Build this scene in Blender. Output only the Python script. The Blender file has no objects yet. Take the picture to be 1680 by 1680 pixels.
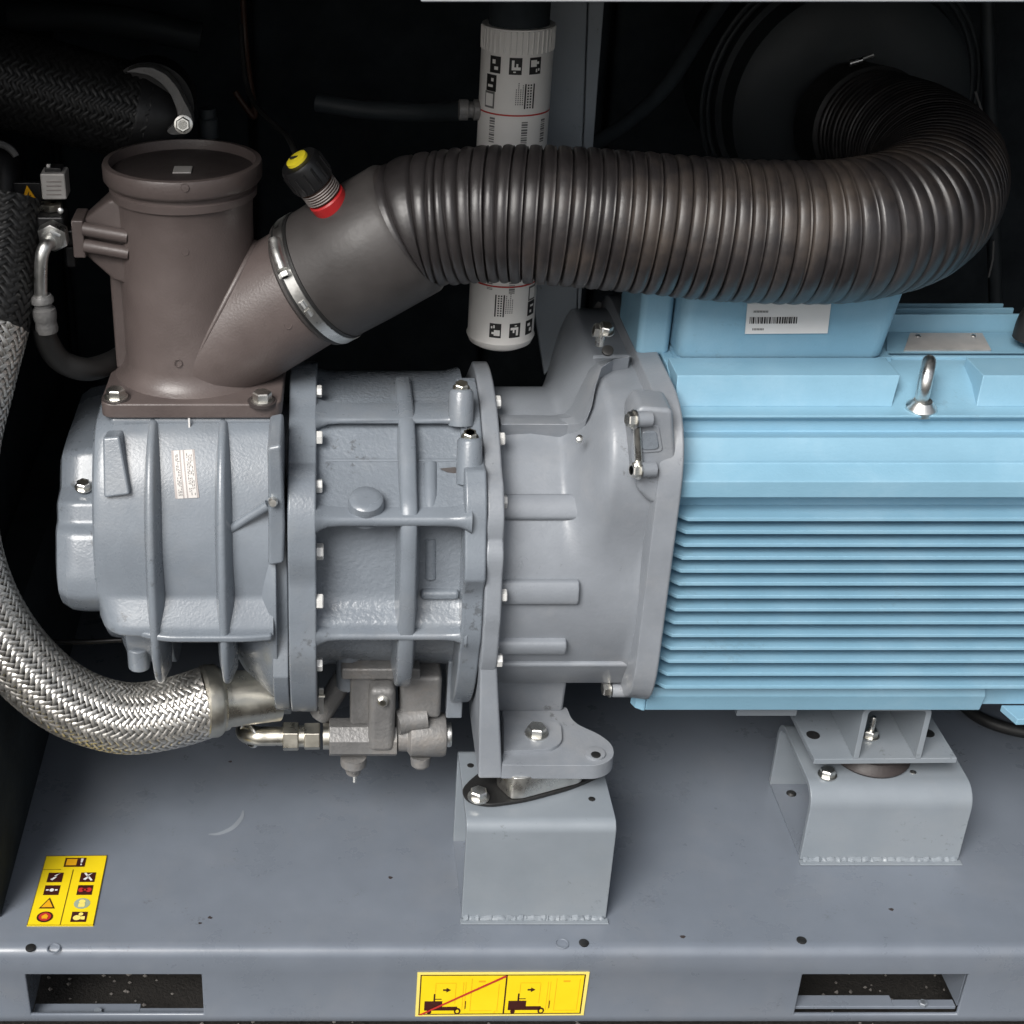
import bpy, bmesh, math, random
from mathutils import Vector, Matrix
R = math.radians
random.seed(7)
SC = bpy.context.scene
COL = SC.collection

# ------------------------------------------------------------------ camera
FPX, PX, PY = 2449.0, 540.0, 840.0          # focal length and principal point in photograph pixels
PITCH = R(29.1)
CAM = Vector((0.0, -1.3, 1.322))
cd = bpy.data.cameras.new('camera')
cd.sensor_width = 36.0
cd.lens = 36.0 * FPX / 1680.0
cd.shift_x = (840.0 - PX) / 1680.0
cd.clip_start = 0.02
cd.clip_end = 500.0
cam = bpy.data.objects.new('camera', cd)
COL.objects.link(cam)
cam.location = CAM
cam.rotation_euler = (R(90) - PITCH, 0, 0)
SC.camera = cam

# ------------------------------------------------------------------ light
SUN_EL, SUN_AZ = 43.0, -33.0                # azimuth: degrees from straight in front, negative = from the left
w = bpy.data.worlds.new('World')
SC.world = w
w.use_nodes = True
nt = w.node_tree
bg = nt.nodes['Background']
sky = nt.nodes.new('ShaderNodeTexSky')
sky.sky_type = 'NISHITA'
sky.sun_disc = False
sky.sun_elevation = R(SUN_EL)
sky.sun_rotation = R(180.0 - SUN_AZ)
sky.air_density = 1.0
sky.dust_density = 4.0
sky.ozone_density = 1.0
hs = nt.nodes.new('ShaderNodeHueSaturation')  # overcast: the blue of the sky is greyed by cloud
hs.inputs['Saturation'].default_value = 0.35
nt.links.new(sky.outputs[0], hs.inputs['Color'])
nt.links.new(hs.outputs[0], bg.inputs['Color'])
bg.inputs['Strength'].default_value = 0.05
sd = bpy.data.lights.new('sun', 'SUN')
sd.energy = 1.5
sd.angle = R(30)
sd.color = (1.0, 0.975, 0.94)
sun = bpy.data.objects.new('sun', sd)
COL.objects.link(sun)
az = R(SUN_AZ)
sv = Vector((math.sin(az) * math.cos(R(SUN_EL)), -math.cos(az) * math.cos(R(SUN_EL)), math.sin(R(SUN_EL))))
sun.rotation_euler = sv.to_track_quat('Z', 'Y').to_euler()
vs = SC.view_settings
vs.view_transform = 'Standard'
vs.look = 'None'
vs.exposure = 1.34
vs.gamma = 1.0

# ------------------------------------------------------------------ measuring helpers
CT, ST = math.cos(PITCH), math.sin(PITCH)
def P(u, v, Y=None, Z=None):
    """place in the scene seen at photograph pixel (u, v) at depth Y or height Z"""
    xc, yc = (u - PX) / FPX, (PY - v) / FPX
    d = Vector((xc, CT + yc * ST, -ST + yc * CT))
    t = (Y + 1.3) / d.y if Y is not None else (Z - CAM.z) / d.z
    return CAM + d * t
def zof(v, Y): return P(540, v, Y=Y).z
def xof(u, v, Y): return P(u, v, Y=Y).x

# ------------------------------------------------------------------ materials
MATS = {}
def mat(name, col, rough=0.5, metal=0.0, var=0.10, vscale=14.0, bump=0.0, bscale=180.0, spec=0.5, rvar=0.12,
        dust=0.0, dustcol=(0.42, 0.38, 0.33), coat=0.0, dscale=5.0, specks=0.0, sscale=70.0, scol=(0.03, 0.028, 0.025)):
    m = bpy.data.materials.new(name); m.use_nodes = True
    n, l = m.node_tree.nodes, m.node_tree.links
    b = n['Principled BSDF']
    b.inputs['Metallic'].default_value = metal
    b.inputs['Specular IOR Level'].default_value = spec
    b.inputs['Coat Weight'].default_value = coat
    b.inputs['Coat Roughness'].default_value = 0.2
    tc = n.new('ShaderNodeTexCoord')
    n1 = n.new('ShaderNodeTexNoise'); n1.inputs['Scale'].default_value = vscale
    n1.inputs['Detail'].default_value = 6; n1.inputs['Roughness'].default_value = 0.62
    l.new(tc.outputs['Object'], n1.inputs['Vector'])
    ramp = n.new('ShaderNodeMapRange')
    ramp.inputs['From Min'].default_value = 0.3; ramp.inputs['From Max'].default_value = 0.7
    ramp.inputs['To Min'].default_value = 1 - var; ramp.inputs['To Max'].default_value = 1 + var
    l.new(n1.outputs['Fac'], ramp.inputs['Value'])
    mul = n.new('ShaderNodeVectorMath'); mul.operation = 'SCALE'
    mul.inputs[0].default_value = col
    l.new(ramp.outputs[0], mul.inputs['Scale'])
    out = mul.outputs[0]
    if dust > 0:
        n3 = n.new('ShaderNodeTexNoise'); n3.inputs['Scale'].default_value = dscale
        n3.inputs['Detail'].default_value = 9; n3.inputs['Roughness'].default_value = 0.7
        l.new(tc.outputs['Object'], n3.inputs['Vector'])
        mr = n.new('ShaderNodeMapRange')
        mr.inputs['From Min'].default_value = 0.5; mr.inputs['From Max'].default_value = 0.78
        mr.inputs['To Min'].default_value = 0.0; mr.inputs['To Max'].default_value = dust
        l.new(n3.outputs['Fac'], mr.inputs['Value'])
        mx = n.new('ShaderNodeMix'); mx.data_type = 'RGBA'
        l.new(mr.outputs[0], mx.inputs['Factor'])
        l.new(out, mx.inputs['A']); mx.inputs['B'].default_value = (*dustcol, 1)
        out = mx.outputs['Result']
    if specks > 0:                          # small spots of dirt, oil and chipped paint, gathered in patches
        n4 = n.new('ShaderNodeTexNoise'); n4.inputs['Scale'].default_value = sscale
        n4.inputs['Detail'].default_value = 5; n4.inputs['Roughness'].default_value = 0.75
        n5 = n.new('ShaderNodeTexNoise'); n5.inputs['Scale'].default_value = sscale * 0.12
        n5.inputs['Detail'].default_value = 3
        l.new(tc.outputs['Object'], n4.inputs['Vector']); l.new(tc.outputs['Object'], n5.inputs['Vector'])
        ad = n.new('ShaderNodeMath'); ad.operation = 'MULTIPLY'
        l.new(n4.outputs['Fac'], ad.inputs[0]); l.new(n5.outputs['Fac'], ad.inputs[1])
        m4 = n.new('ShaderNodeMapRange')
        m4.inputs['From Min'].default_value = 0.375; m4.inputs['From Max'].default_value = 0.43
        m4.inputs['To Min'].default_value = 0.0; m4.inputs['To Max'].default_value = specks
        l.new(ad.outputs[0], m4.inputs['Value'])
        mx2 = n.new('ShaderNodeMix'); mx2.data_type = 'RGBA'
        l.new(m4.outputs[0], mx2.inputs['Factor']); l.new(out, mx2.inputs['A']); mx2.inputs['B'].default_value = (*scol, 1)
        out = mx2.outputs['Result']
    l.new(out, b.inputs['Base Color'])
    rr = n.new('ShaderNodeMapRange')
    rr.inputs['From Min'].default_value = 0.3; rr.inputs['From Max'].default_value = 0.7
    rr.inputs['To Min'].default_value = max(0.02, rough - rvar); rr.inputs['To Max'].default_value = min(1, rough + rvar)
    l.new(n1.outputs['Fac'], rr.inputs['Value']); l.new(rr.outputs[0], b.inputs['Roughness'])
    if bump > 0:
        n2 = n.new('ShaderNodeTexNoise'); n2.inputs['Scale'].default_value = bscale
        n2.inputs['Detail'].default_value = 4
        l.new(tc.outputs['Object'], n2.inputs['Vector'])
        bp = n.new('ShaderNodeBump'); bp.inputs['Strength'].default_value = bump
        bp.inputs['Distance'].default_value = 0.002
        l.new(n2.outputs['Fac'], bp.inputs['Height']); l.new(bp.outputs[0], b.inputs['Normal'])
    MATS[name] = m
    return m
mat('cast_paint', (0.166, 0.189, 0.217), rough=0.30, bump=0.16, bscale=330, var=0.08, dust=0.16, coat=0.25, specks=0.45)
mat('pitted_paint', (0.170, 0.193, 0.221), rough=0.30, bump=0.55, bscale=190, var=0.08, dust=0.16, coat=0.3, specks=0.5)
mat('housing_paint', (0.205, 0.223, 0.248), rough=0.38, bump=0.15, bscale=300, var=0.09, dust=0.3, specks=0.5, dustcol=(0.47, 0.45, 0.43), coat=0.12)
mat('deck_paint', (0.150, 0.171, 0.204), rough=0.34, bump=0.05, bscale=280, var=0.05, dust=0.08, coat=0.2, dscale=9, specks=0.30, sscale=260)
mat('block_paint', (0.198, 0.224, 0.250), rough=0.38, bump=0.06, bscale=260, var=0.05, dust=0.12, coat=0.15, specks=0.35, sscale=120)
mat('blue_paint', (0.198, 0.365, 0.478), rough=0.42, bump=0.12, bscale=300, var=0.045, dust=0.12, specks=0.16, scol=(0.10, 0.11, 0.11), dustcol=(0.5, 0.52, 0.52), coat=0.1, dscale=7)
mat('brown_casting', (0.094, 0.075, 0.071), rough=0.40, bump=0.16, bscale=420, var=0.10, spec=0.55, dust=0.22, dustcol=(0.2, 0.165, 0.15))
mat('brown_dark', (0.035, 0.028, 0.027), rough=0.55, bump=0.2, var=0.15)
mat('hose_rubber', (0.025, 0.022, 0.0225), rough=0.42, bump=0.12, bscale=200, var=0.3, spec=0.7, dust=0.45, dustcol=(0.12, 0.085, 0.055), dscale=7)
mat('cuff_rubber', (0.042, 0.038, 0.037), rough=0.5, bump=0.10, bscale=220, var=0.2, dust=0.35, dustcol=(0.13, 0.12, 0.11))
mat('black_rubber', (0.012, 0.012, 0.012), rough=0.5, bump=0.1, var=0.2)
mat('black_plastic', (0.010, 0.010, 0.011), rough=0.4, bump=0.1, var=0.2)
mat('foam', (0.030, 0.036, 0.041), rough=0.95, bump=0.6, bscale=60, var=0.3, spec=0.1)
mat('crescent', (0.215, 0.238, 0.268), rough=0.5)
mat('canister', (0.026, 0.032, 0.036), rough=0.55, bump=0.08, var=0.2)
mat('zinc', (0.74, 0.73, 0.69), rough=0.30, metal=1.0, var=0.10, vscale=60)
mat('yellow_zinc', (0.64, 0.61, 0.53), rough=0.34, metal=1.0, var=0.15, vscale=40)
mat('steel', (0.78, 0.78, 0.76), rough=0.34, metal=1.0, var=0.08, vscale=60)
mat('dull_alloy', (0.19, 0.188, 0.186), rough=0.5, metal=0.3, var=0.25, bump=0.45, bscale=240, dust=0.5, dustcol=(0.30, 0.25, 0.2), dscale=16, specks=0.6)
mat('pale_zinc', (0.72, 0.72, 0.70), rough=0.3, metal=0.25, var=0.08)
mat('core_grey', (0.03, 0.029, 0.028), rough=0.5)
mat('braid_wire', (0.70, 0.68, 0.64), rough=0.38, metal=0.9, var=0.25, vscale=90, rvar=0.1)
mat('braid_dark', (0.013, 0.013, 0.013), rough=0.45, var=0.3, vscale=90, bump=0.2)
mat('filter_white', (0.78, 0.76, 0.73), rough=0.4, var=0.04, bump=0.05, dust=0.1)
mat('print_black', (0.012, 0.011, 0.011), rough=0.5, var=0.05)
mat('print_grey', (0.16, 0.155, 0.15), rough=0.5, var=0.05)
mat('print_red', (0.45, 0.03, 0.025), rough=0.45, var=0.06)
mat('print_brown', (0.045, 0.010, 0.008), rough=0.45, var=0.06)
mat('print_white', (0.7, 0.69, 0.68), rough=0.45, var=0.04)
mat('label_yellow', (0.80, 0.60, 0.012), rough=0.38, var=0.05)
mat('label_pale', (0.80, 0.66, 0.16), rough=0.4, var=0.04)
mat('label_orange', (0.72, 0.36, 0.01), rough=0.4, var=0.05)
mat('print_grey_green', (0.30, 0.36, 0.26), rough=0.45, var=0.05)
mat('asphalt', (0.018, 0.016, 0.014), rough=0.9, bump=0.8, bscale=300, var=0.5, vscale=220)
mat('stone', (0.14, 0.13, 0.12), rough=0.8, var=0.4, vscale=200)
mat('canopy_paint', (0.42, 0.44, 0.46), rough=0.4, var=0.04)
mat('rust_red', (0.42, 0.02, 0.022), rough=0.35, var=0.1)
mat('yellow_cap', (0.75, 0.62, 0.03), rough=0.35, var=0.05)
mat('plate_alloy', (0.42, 0.405, 0.39), rough=0.5, metal=0.3, var=0.12, vscale=50)
mat('plate_stripe', (0.27, 0.245, 0.235), rough=0.45, metal=0.3, var=0.1)
mat('wire_brown', (0.05, 0.02, 0.01), rough=0.5, var=0.1)

# ------------------------------------------------------------------ mesh helpers
def V(*a): return Vector(a)
def rpoly(pts, r=0.0, n=4):
    """closed 2-D polygon with its corners rounded; r is one radius or one per corner"""
    N = len(pts); out = []
    rr = r if isinstance(r, (list, tuple)) else [r] * N
    for i in range(N):
        p = Vector(pts[i]); a = Vector(pts[i - 1]); c = Vector(pts[(i + 1) % N])
        d1, d2 = (a - p), (c - p)
        q = min(rr[i], d1.length * 0.48, d2.length * 0.48)
        if q <= 1e-6:
            out += [tuple(p)] * (1 if n == 0 else 1); continue
        s, e = p + d1.normalized() * q, p + d2.normalized() * q
        for k in range(n + 1):
            t = k / n
            out.append(tuple(s * (1 - t) ** 2 + p * 2 * t * (1 - t) + e * t * t))
    return out
def catmull(pts, n=10):
    pts = [Vector(p) for p in pts]
    P0 = [pts[0] * 2 - pts[1]] + pts + [pts[-1] * 2 - pts[-2]]
    out = []
    for i in range(1, len(P0) - 2):
        a, b, c, d = P0[i - 1:i + 3]
        for k in range(n):
            t = k / n
            out.append(0.5 * ((2 * b) + (c - a) * t + (2 * a - 5 * b + 4 * c - d) * t * t + (3 * b - a - 3 * c + d) * t ** 3))
    out.append(pts[-1].copy())
    return out
def resample(path, step):
    L = [0]
    for a, b in zip(path, path[1:]): L.append(L[-1] + (b - a).length)
    n = max(2, int(round(L[-1] / step)))
    out, j = [], 0
    for k in range(n + 1):
        s = L[-1] * k / n
        while j < len(L) - 2 and L[j + 1] < s: j += 1
        f = (s - L[j]) / max(1e-9, L[j + 1] - L[j])
        out.append(path[j].lerp(path[j + 1], f))
    return out, L[-1]
def frames(path, up=Vector((0, 0, 1))):
    T = []
    for i in range(len(path)):
        a, b = path[max(0, i - 1)], path[min(len(path) - 1, i + 1)]
        T.append((b - a).normalized())
    n0 = (up - T[0] * up.dot(T[0]))
    if n0.length < 1e-3: n0 = Vector((1, 0, 0)) - T[0] * T[0].x
    n0.normalize(); N = [n0]
    for i in range(1, len(T)):
        q = T[i - 1].rotation_difference(T[i])
        v = q @ N[-1]; v = (v - T[i] * v.dot(T[i])).normalized(); N.append(v)
    return [(path[i], T[i], N[i], T[i].cross(N[i])) for i in range(len(path))]

class MB:
    def __init__(s): s.v, s.f, s.m = [], [], []
    def _add(s, vs_, fs_, mi=0):
        o = len(s.v); s.v += [Vector(v) for v in vs_]
        s.f += [[i + o for i in f] for f in fs_]; s.m += [mi] * len(fs_)
        return s
    def box(s, a, b, mi=0):
        (x0, y0, z0), (x1, y1, z1) = a, b
        return s._add([(x0, y0, z0), (x1, y0, z0), (x1, y1, z0), (x0, y1, z0), (x0, y0, z1), (x1, y0, z1), (x1, y1, z1), (x0, y1, z1)],
                      [(3, 2, 1, 0), (4, 5, 6, 7), (0, 1, 5, 4), (1, 2, 6, 5), (2, 3, 7, 6), (3, 0, 4, 7)], mi)
    def loft(s, secs, cap=True, mi=0, closed=True):
        n = len(secs[0]); vs_ = [p for q in secs for p in q]; fs_ = []
        m = n if closed else n - 1
        for i in range(len(secs) - 1):
            for k in range(m):
                a, b = i * n + k, i * n + (k + 1) % n
                fs_.append((a, b, b + n, a + n))
        if cap and closed:
            fs_.append(tuple(reversed(range(n)))); fs_.append(tuple(range((len(secs) - 1) * n, len(secs) * n)))
        return s._add(vs_, fs_, mi)
    def prism(s, poly, axis, a, b, mi=0):
        """poly in the two remaining axes, extruded along axis ('x': poly is (y,z), 'y': (x,z), 'z': (x,y))"""
        def mk(p, t):
            return {'x': (t, p[0], p[1]), 'y': (p[0], t, p[1]), 'z': (p[0], p[1], t)}[axis]
        return s.loft([[mk(p, a) for p in poly], [mk(p, b) for p in poly]], mi=mi)
    def tube(s, path, r, seg=16, cap=True, mi=0):
        fr = frames([Vector(p) for p in path]); secs = []
        for i, (p, t, n, b) in enumerate(fr):
            q = r[i] if isinstance(r, (list, tuple)) else r
            secs.append([p + (n * math.cos(2 * math.pi * k / seg) + b * math.sin(2 * math.pi * k / seg)) * q for k in range(seg)])
        return s.loft(secs, cap, mi)
    def lathe(s, prof, o, ax, seg=32, cap=True, mi=0, up=None):
        """prof: (distance along ax, radius)"""
        ax = Vector(ax).normalized(); o = Vector(o)
        u = Vector(up) if up else (Vector((0, 0, 1)) if abs(ax.z) < 0.9 else Vector((0, 1, 0)))
        n = (u - ax * u.dot(ax)).normalized(); b = ax.cross(n)
        secs = [[o + ax * d + (n * math.cos(2 * math.pi * k / seg) + b * math.sin(2 * math.pi * k / seg)) * r for k in range(seg)] for d, r in prof]
        return s.loft(secs, cap, mi)
    def torus(s, o, ax, Rr, r, seg=32, ts=12, mi=0, a0=0.0, a1=2 * math.pi, sx=1.0):
        ax = Vector(ax).normalized(); o = Vector(o)
        u = Vector((0, 0, 1)) if abs(ax.z) < 0.9 else Vector((0, 1, 0))
        n = (u - ax * u.dot(ax)).normalized(); b = ax.cross(n)
        full = abs(a1 - a0 - 2 * math.pi) < 1e-6
        secs = []
        for k in range(seg + (0 if full else 1)):
            a = a0 + (a1 - a0) * k / seg
            d = n * math.cos(a) + b * math.sin(a) * sx
            secs.append([o + d * Rr + (d * math.cos(2 * math.pi * j / ts) + ax * math.sin(2 * math.pi * j / ts)) * r for j in range(ts)])
        if full: secs.append(secs[0])
        return s.loft(secs, not full, mi)
    def build(s, name, mats, parent=None, bevel=0.0, sharp=38, seg=2, loc=None, label=None, kind=None, sub=0, weld=True):
        root = parent
        off = Vector((0, 0, 0))
        if parent is not None:
            r = parent
            while r.parent: r = r.parent
            off = Vector(r['_base'])
        elif loc is not None: off = Vector(loc)
        me = bpy.data.meshes.new(name)
        me.from_pydata([tuple(v - off) for v in s.v], [], s.f)
        ml = mats if isinstance(mats, (list, tuple)) else [mats]
        for m in ml: me.materials.append(MATS[m])
        if len(ml) > 1: me.polygons.foreach_set('material_index', s.m)
        bm = bmesh.new(); bm.from_mesh(me)
        if weld: bmesh.ops.remove_doubles(bm, verts=bm.verts, dist=1e-6)
        bmesh.ops.recalc_face_normals(bm, faces=bm.faces)
        bm.to_mesh(me); bm.free()
        me.polygons.foreach_set('use_smooth', [True] * len(me.polygons))
        me.set_sharp_from_angle(angle=R(sharp))
        o = bpy.data.objects.new(name, me); COL.objects.link(o)
        if parent is not None: o.parent = parent
        else:
            o.location = off; o['_base'] = tuple(off)
        if bevel > 0:
            b = o.modifiers.new('bevel', 'BEVEL'); b.width = bevel; b.segments = seg
            b.limit_method = 'ANGLE'; b.angle_limit = R(32); b.harden_normals = True
        if label: o['label'] = label
        if kind: o['kind'] = kind
        return o

def thing(name, label, cat, loc=(0, 0, 0), group=None):
    o = bpy.data.objects.new(name, None); COL.objects.link(o)
    o.empty_display_size = 0.05
    o.location = loc; o['_base'] = tuple(loc); o['label'] = label; o['category'] = cat
    if group: o['group'] = group
    return o
def tag(o, label, cat, group=None):
    o['label'] = label; o['category'] = cat
    if group: o['group'] = group
    return o

def hit(u, v, inside, y0=0.02, y1=0.5):
    """first point along the line of sight through (u, v) that lies inside a solid"""
    a, b_ = P(u, v, Y=y0), P(u, v, Y=y1)
    n = 500
    for i in range(n):
        p = a.lerp(b_, i / n)
        if inside(p): return p
    return b_
def in_poly(y, z, poly):
    c = False; j = len(poly) - 1
    for i in range(len(poly)):
        yi, zi = poly[i]; yj, zj = poly[j]
        if (zi > z) != (zj > z) and y < (yj - yi) * (z - zi) / (zj - zi) + yi: c = not c
        j = i
    return c
def ang(v, r, c, x=None):
    """angle on a circle (YZ plane, centre c) whose point is seen at photograph row v, front half"""
    best = min(range(850, 2800), key=lambda k: abs(zof(v, c[0] + r * math.cos(R(k / 10))) - (c[1] + r * math.sin(R(k / 10)))))
    return best / 10
# a hexagon bolt head with washer, axis +Z, 1 unit across the corners / 2
def bolt_mesh(name, m, washer=True, flange=False):
    b = MB()
    if washer: b.lathe([(0, 1.25), (0.18, 1.25), (0.2, 1.2)], (0, 0, 0), (0, 0, 1), 20)
    z0 = 0.2 if washer else 0
    b.lathe([(z0, 0.95), (z0 + 0.02, 1.0), (z0 + 0.72, 1.0), (z0 + 0.84, 0.86)], (0, 0, 0), (0, 0, 1), 6)
    b.lathe([(z0 + 0.84, 0.62), (z0 + 0.80, 0.56)], (0, 0, 0), (0, 0, 1), 12)
    me = bpy.data.meshes.new(name); me.from_pydata([tuple(v) for v in b.v], [], b.f)
    me.materials.append(MATS[m])
    bm = bmesh.new(); bm.from_mesh(me); bmesh.ops.recalc_face_normals(bm, faces=bm.faces); bm.to_mesh(me); bm.free()
    me.polygons.foreach_set('use_smooth', [True] * len(me.polygons)); me.set_sharp_from_angle(angle=R(30))
    return me
BOLT = {'zinc': bolt_mesh('bolt_zinc', 'zinc'), 'steel': bolt_mesh('bolt_steel', 'pale_zinc', False),
        'paint': bolt_mesh('bolt_paint', 'cast_paint', False), 'yz': bolt_mesh('bolt_yz', 'yellow_zinc')}
def bolt(parent, pos, d=(0, 0, 1), r=0.008, kind='zinc', name='bolt', spin=0.0):
    o = bpy.data.objects.new(name, BOLT[kind]); COL.objects.link(o)
    o.parent = parent
    rt = parent
    while rt.parent: rt = rt.parent
    o.location = Vector(pos) - Vector(rt['_base'])
    q = Vector(d).normalized().to_track_quat('Z', 'Y')
    from mathutils import Quaternion
    q = q @ Quaternion((0, 0, 1), spin)
    o.rotation_euler = q.to_euler(); o.scale = (r, r, r)
    return o
def arc(c, r, a0, a1, n):
    return [(c[0] + r * math.cos(R(a0 + (a1 - a0) * k / n)), c[1] + r * math.sin(R(a0 + (a1 - a0) * k / n))) for k in range(n + 1)]
# ================================================================== SETTING
g = MB().box((-30, -30, -0.40), (30, 30, -0.165)).build('ground', 'asphalt', kind='structure')
wl = MB().box((-0.60, 1.15, -0.01), (1.60, 1.20, 1.16)).build('back_wall', 'foam', kind='structure', loc=(0, 1.15, 0))
MB().box((-0.52, 0.03, 0.001), (-0.455, 1.15, 1.16)).build('left_wall', 'foam', kind='structure')
MB().box((-0.454, 0.055, 0.001), (-0.402, 1.149, 0.27)).build('left_dark_panel', 'foam', kind='structure')  # low dark panel, added to make the left floor edge dark
MB().box((1.36, 0.03, 0.001), (1.42, 1.15, 1.16)).build('right_wall', 'foam', kind='structure')
MB().box((-0.60, 0.01, 1.105), (1.60, 1.20, 1.16)).build('roof', 'foam', kind='structure')

# lining panels, rails and pipes in the dark at the back
for i_, (xa_, xb_) in enumerate([(-.44, -.13), (-.12, .26), (.27, .44), (.45, .86), (.87, 1.34)]):
    MB().box((xa_, 1.10, .02), (xb_, 1.149, 1.09)).build('lining_panel', 'foam', wl, bevel=0.014, seg=3)
# ------------------------------------------------------------------ base frame (deck bent down at the front, two fork pockets)
base = thing('base_frame', 'grey painted steel base tray with two fork pockets along its front edge', 'base frame', (0.3, 0.3, -0.112))
zt = -0.120
pk = []
for (u0, v0), (u1, v1), (u2, v2) in [((43, 1608), (331, 1606), (52, 1672)), ((1318, 1594), (1592, 1590), (1304, 1658))]:
    a, b_, c = P(u0, v0, Y=0), P(u1, v1, Y=0), P(u2, v2, Y=0)
    pk.append((a.x, b_.x, (a.z + b_.z) / 2, c.z + 0.0))
xs = sorted([-0.60, 1.60] + [x for p in pk for x in p[:2]])
zh0, zh1 = (pk[0][2] + pk[1][2]) / 2, (pk[0][3] + pk[1][3]) / 2
prof = [(1.15, 0.0), (0.5, 0.0), (0.016, 0.0)] + [(0.012 - 0.012 * math.sin(R(a)), -0.012 + 0.012 * math.cos(R(a))) for a in range(15, 91, 15)] + [(0.0, zh0), (0.0, zh1), (0.0, zt)]
vs_, fs_ = [], []
for x in xs:
    for (y, z) in prof: vs_.append((x, y, z))
n = len(prof)
hole_row = n - 3
for i in range(len(xs) - 1):
    for k in range(n - 1):
        if k == hole_row and i in (1, 3): continue
        a = i * n + k
        fs_.append((a, a + 1, a + n + 1, a + n))
b = MB(); b._add(vs_, fs_)
deck = b.build('deck', 'deck_paint', base, sharp=50)
so = deck.modifiers.new('solid', 'SOLIDIFY'); so.thickness = 0.006; so.offset = -1
deck.modifiers.new('bv', 'BEVEL').width = 0.0015
for (x0, x1, z0, z1) in pk:
    t = MB()
    t.box((x0 - 0.006, 0.008, z1), (x0 - 0.0005, 0.9, z0 + 0.002)); t.box((x1 + 0.0005, 0.008, z1), (x1 + 0.006, 0.9, z0 + 0.002))
    t.box((x0 - 0.006, 0.008, z0 + 0.0025), (x1 + 0.006, 0.9, z0 + 0.008))
    t.build('fork_pocket', 'deck_paint', base)
    s = MB()
    xm = x0 + (x1 - x0) * (0.62)
    s.box((x0, 0.0075, z1 - 0.006), (xm, 0.026, z1 - 0.001)); s.box((xm, 0.0075, z1 - 0.006), (x1, 0.019, z1 - 0.001))
    s.build('pocket_sill', 'deck_paint', base, bevel=0.001)
    bolt(base, (x0 + (x1 - x0) * (0.38 if x0 < 0 else 0.8), 0.0105, z1 - 0.001), (0, 0, 1), 0.0055, 'paint')
# small blind holes and paint drips on the deck
for (u, v, kind) in [(50, 1555, 0), (88, 1556, 1), (958, 1547, 0), (922, 1548, 1), (1315, 1543, 0)]:
    p = P(u, v, Z=0.0)
    if kind == 0:
        MB().lathe([(-0.001, 0.0060), (0.0008, 0.0060), (0.0012, 0.0052)], p, (0, 0, 1), 20).build('hole_disc', 'black_rubber', base)  # black disc stands in for the shade inside the hole
    else:
        MB().torus(p, (0, 0, 1), 0.0075, 0.0011, 24, 6).build('weld_mark', 'deck_paint', base)
for (u, v) in [(328, 1515), (345, 1506), (378, 1250), (1462, 1492), (640, 1440), (1120, 1537)]:
    p = P(u, v, Z=0.0); rr_ = [V(p.x + random.uniform(.5, 1) * .004 * math.cos(a), p.y + random.uniform(.3, 1) * .0035 * math.sin(a), .0004) for a in (0, .9, 1.9, 2.8, 3.8, 5.0)]
    MB()._add(rr_ + [q - V(0, 0, .0008) for q in rr_], [tuple(range(6))] + [(i, (i + 1) % 6, 6 + (i + 1) % 6, 6 + i) for i in range(6)]).build('dirt_flake', 'brown_dark', base)
# loose stones on the ground seen through the pockets
st = MB()
for k in range(900):
    x, y = random.uniform(-0.5, 1.0), random.uniform(-0.03, 0.5)
    r = random.uniform(0.0015, 0.004)
    c = V(x, y, -0.165 + r * 0.4)
    vv = [c + V(random.uniform(.6, 1.2) * r * a, random.uniform(.6, 1.2) * r * b_, random.uniform(.6, 1.2) * r * c_) for a, b_, c_ in [(1, 0, 0), (-1, 0, 0), (0, 1, 0), (0, -1, 0), (0, 0, 1), (0, 0, -1)]]
    st._add(vv, [(0, 2, 4), (2, 1, 4), (1, 3, 4), (3, 0, 4), (2, 0, 5), (1, 2, 5), (3, 1, 5), (0, 3, 5)])
st.build('gravel', 'stone', kind='stuff')

# ------------------------------------------------------------------ canopy lip at the very top of the opening
zl = zof(4.0, 0.0)
lip = MB()
lip.box((xof(690, 3, 0.0), 0.0, zl), (1.6, 0.009, zl + 0.06))
tag(lip.build('canopy_edge', 'canopy_paint', bevel=0.002, loc=(0.8, 0.0, zl)), 'pale grey metal lip across the top of the opening', 'panel edge')

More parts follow.
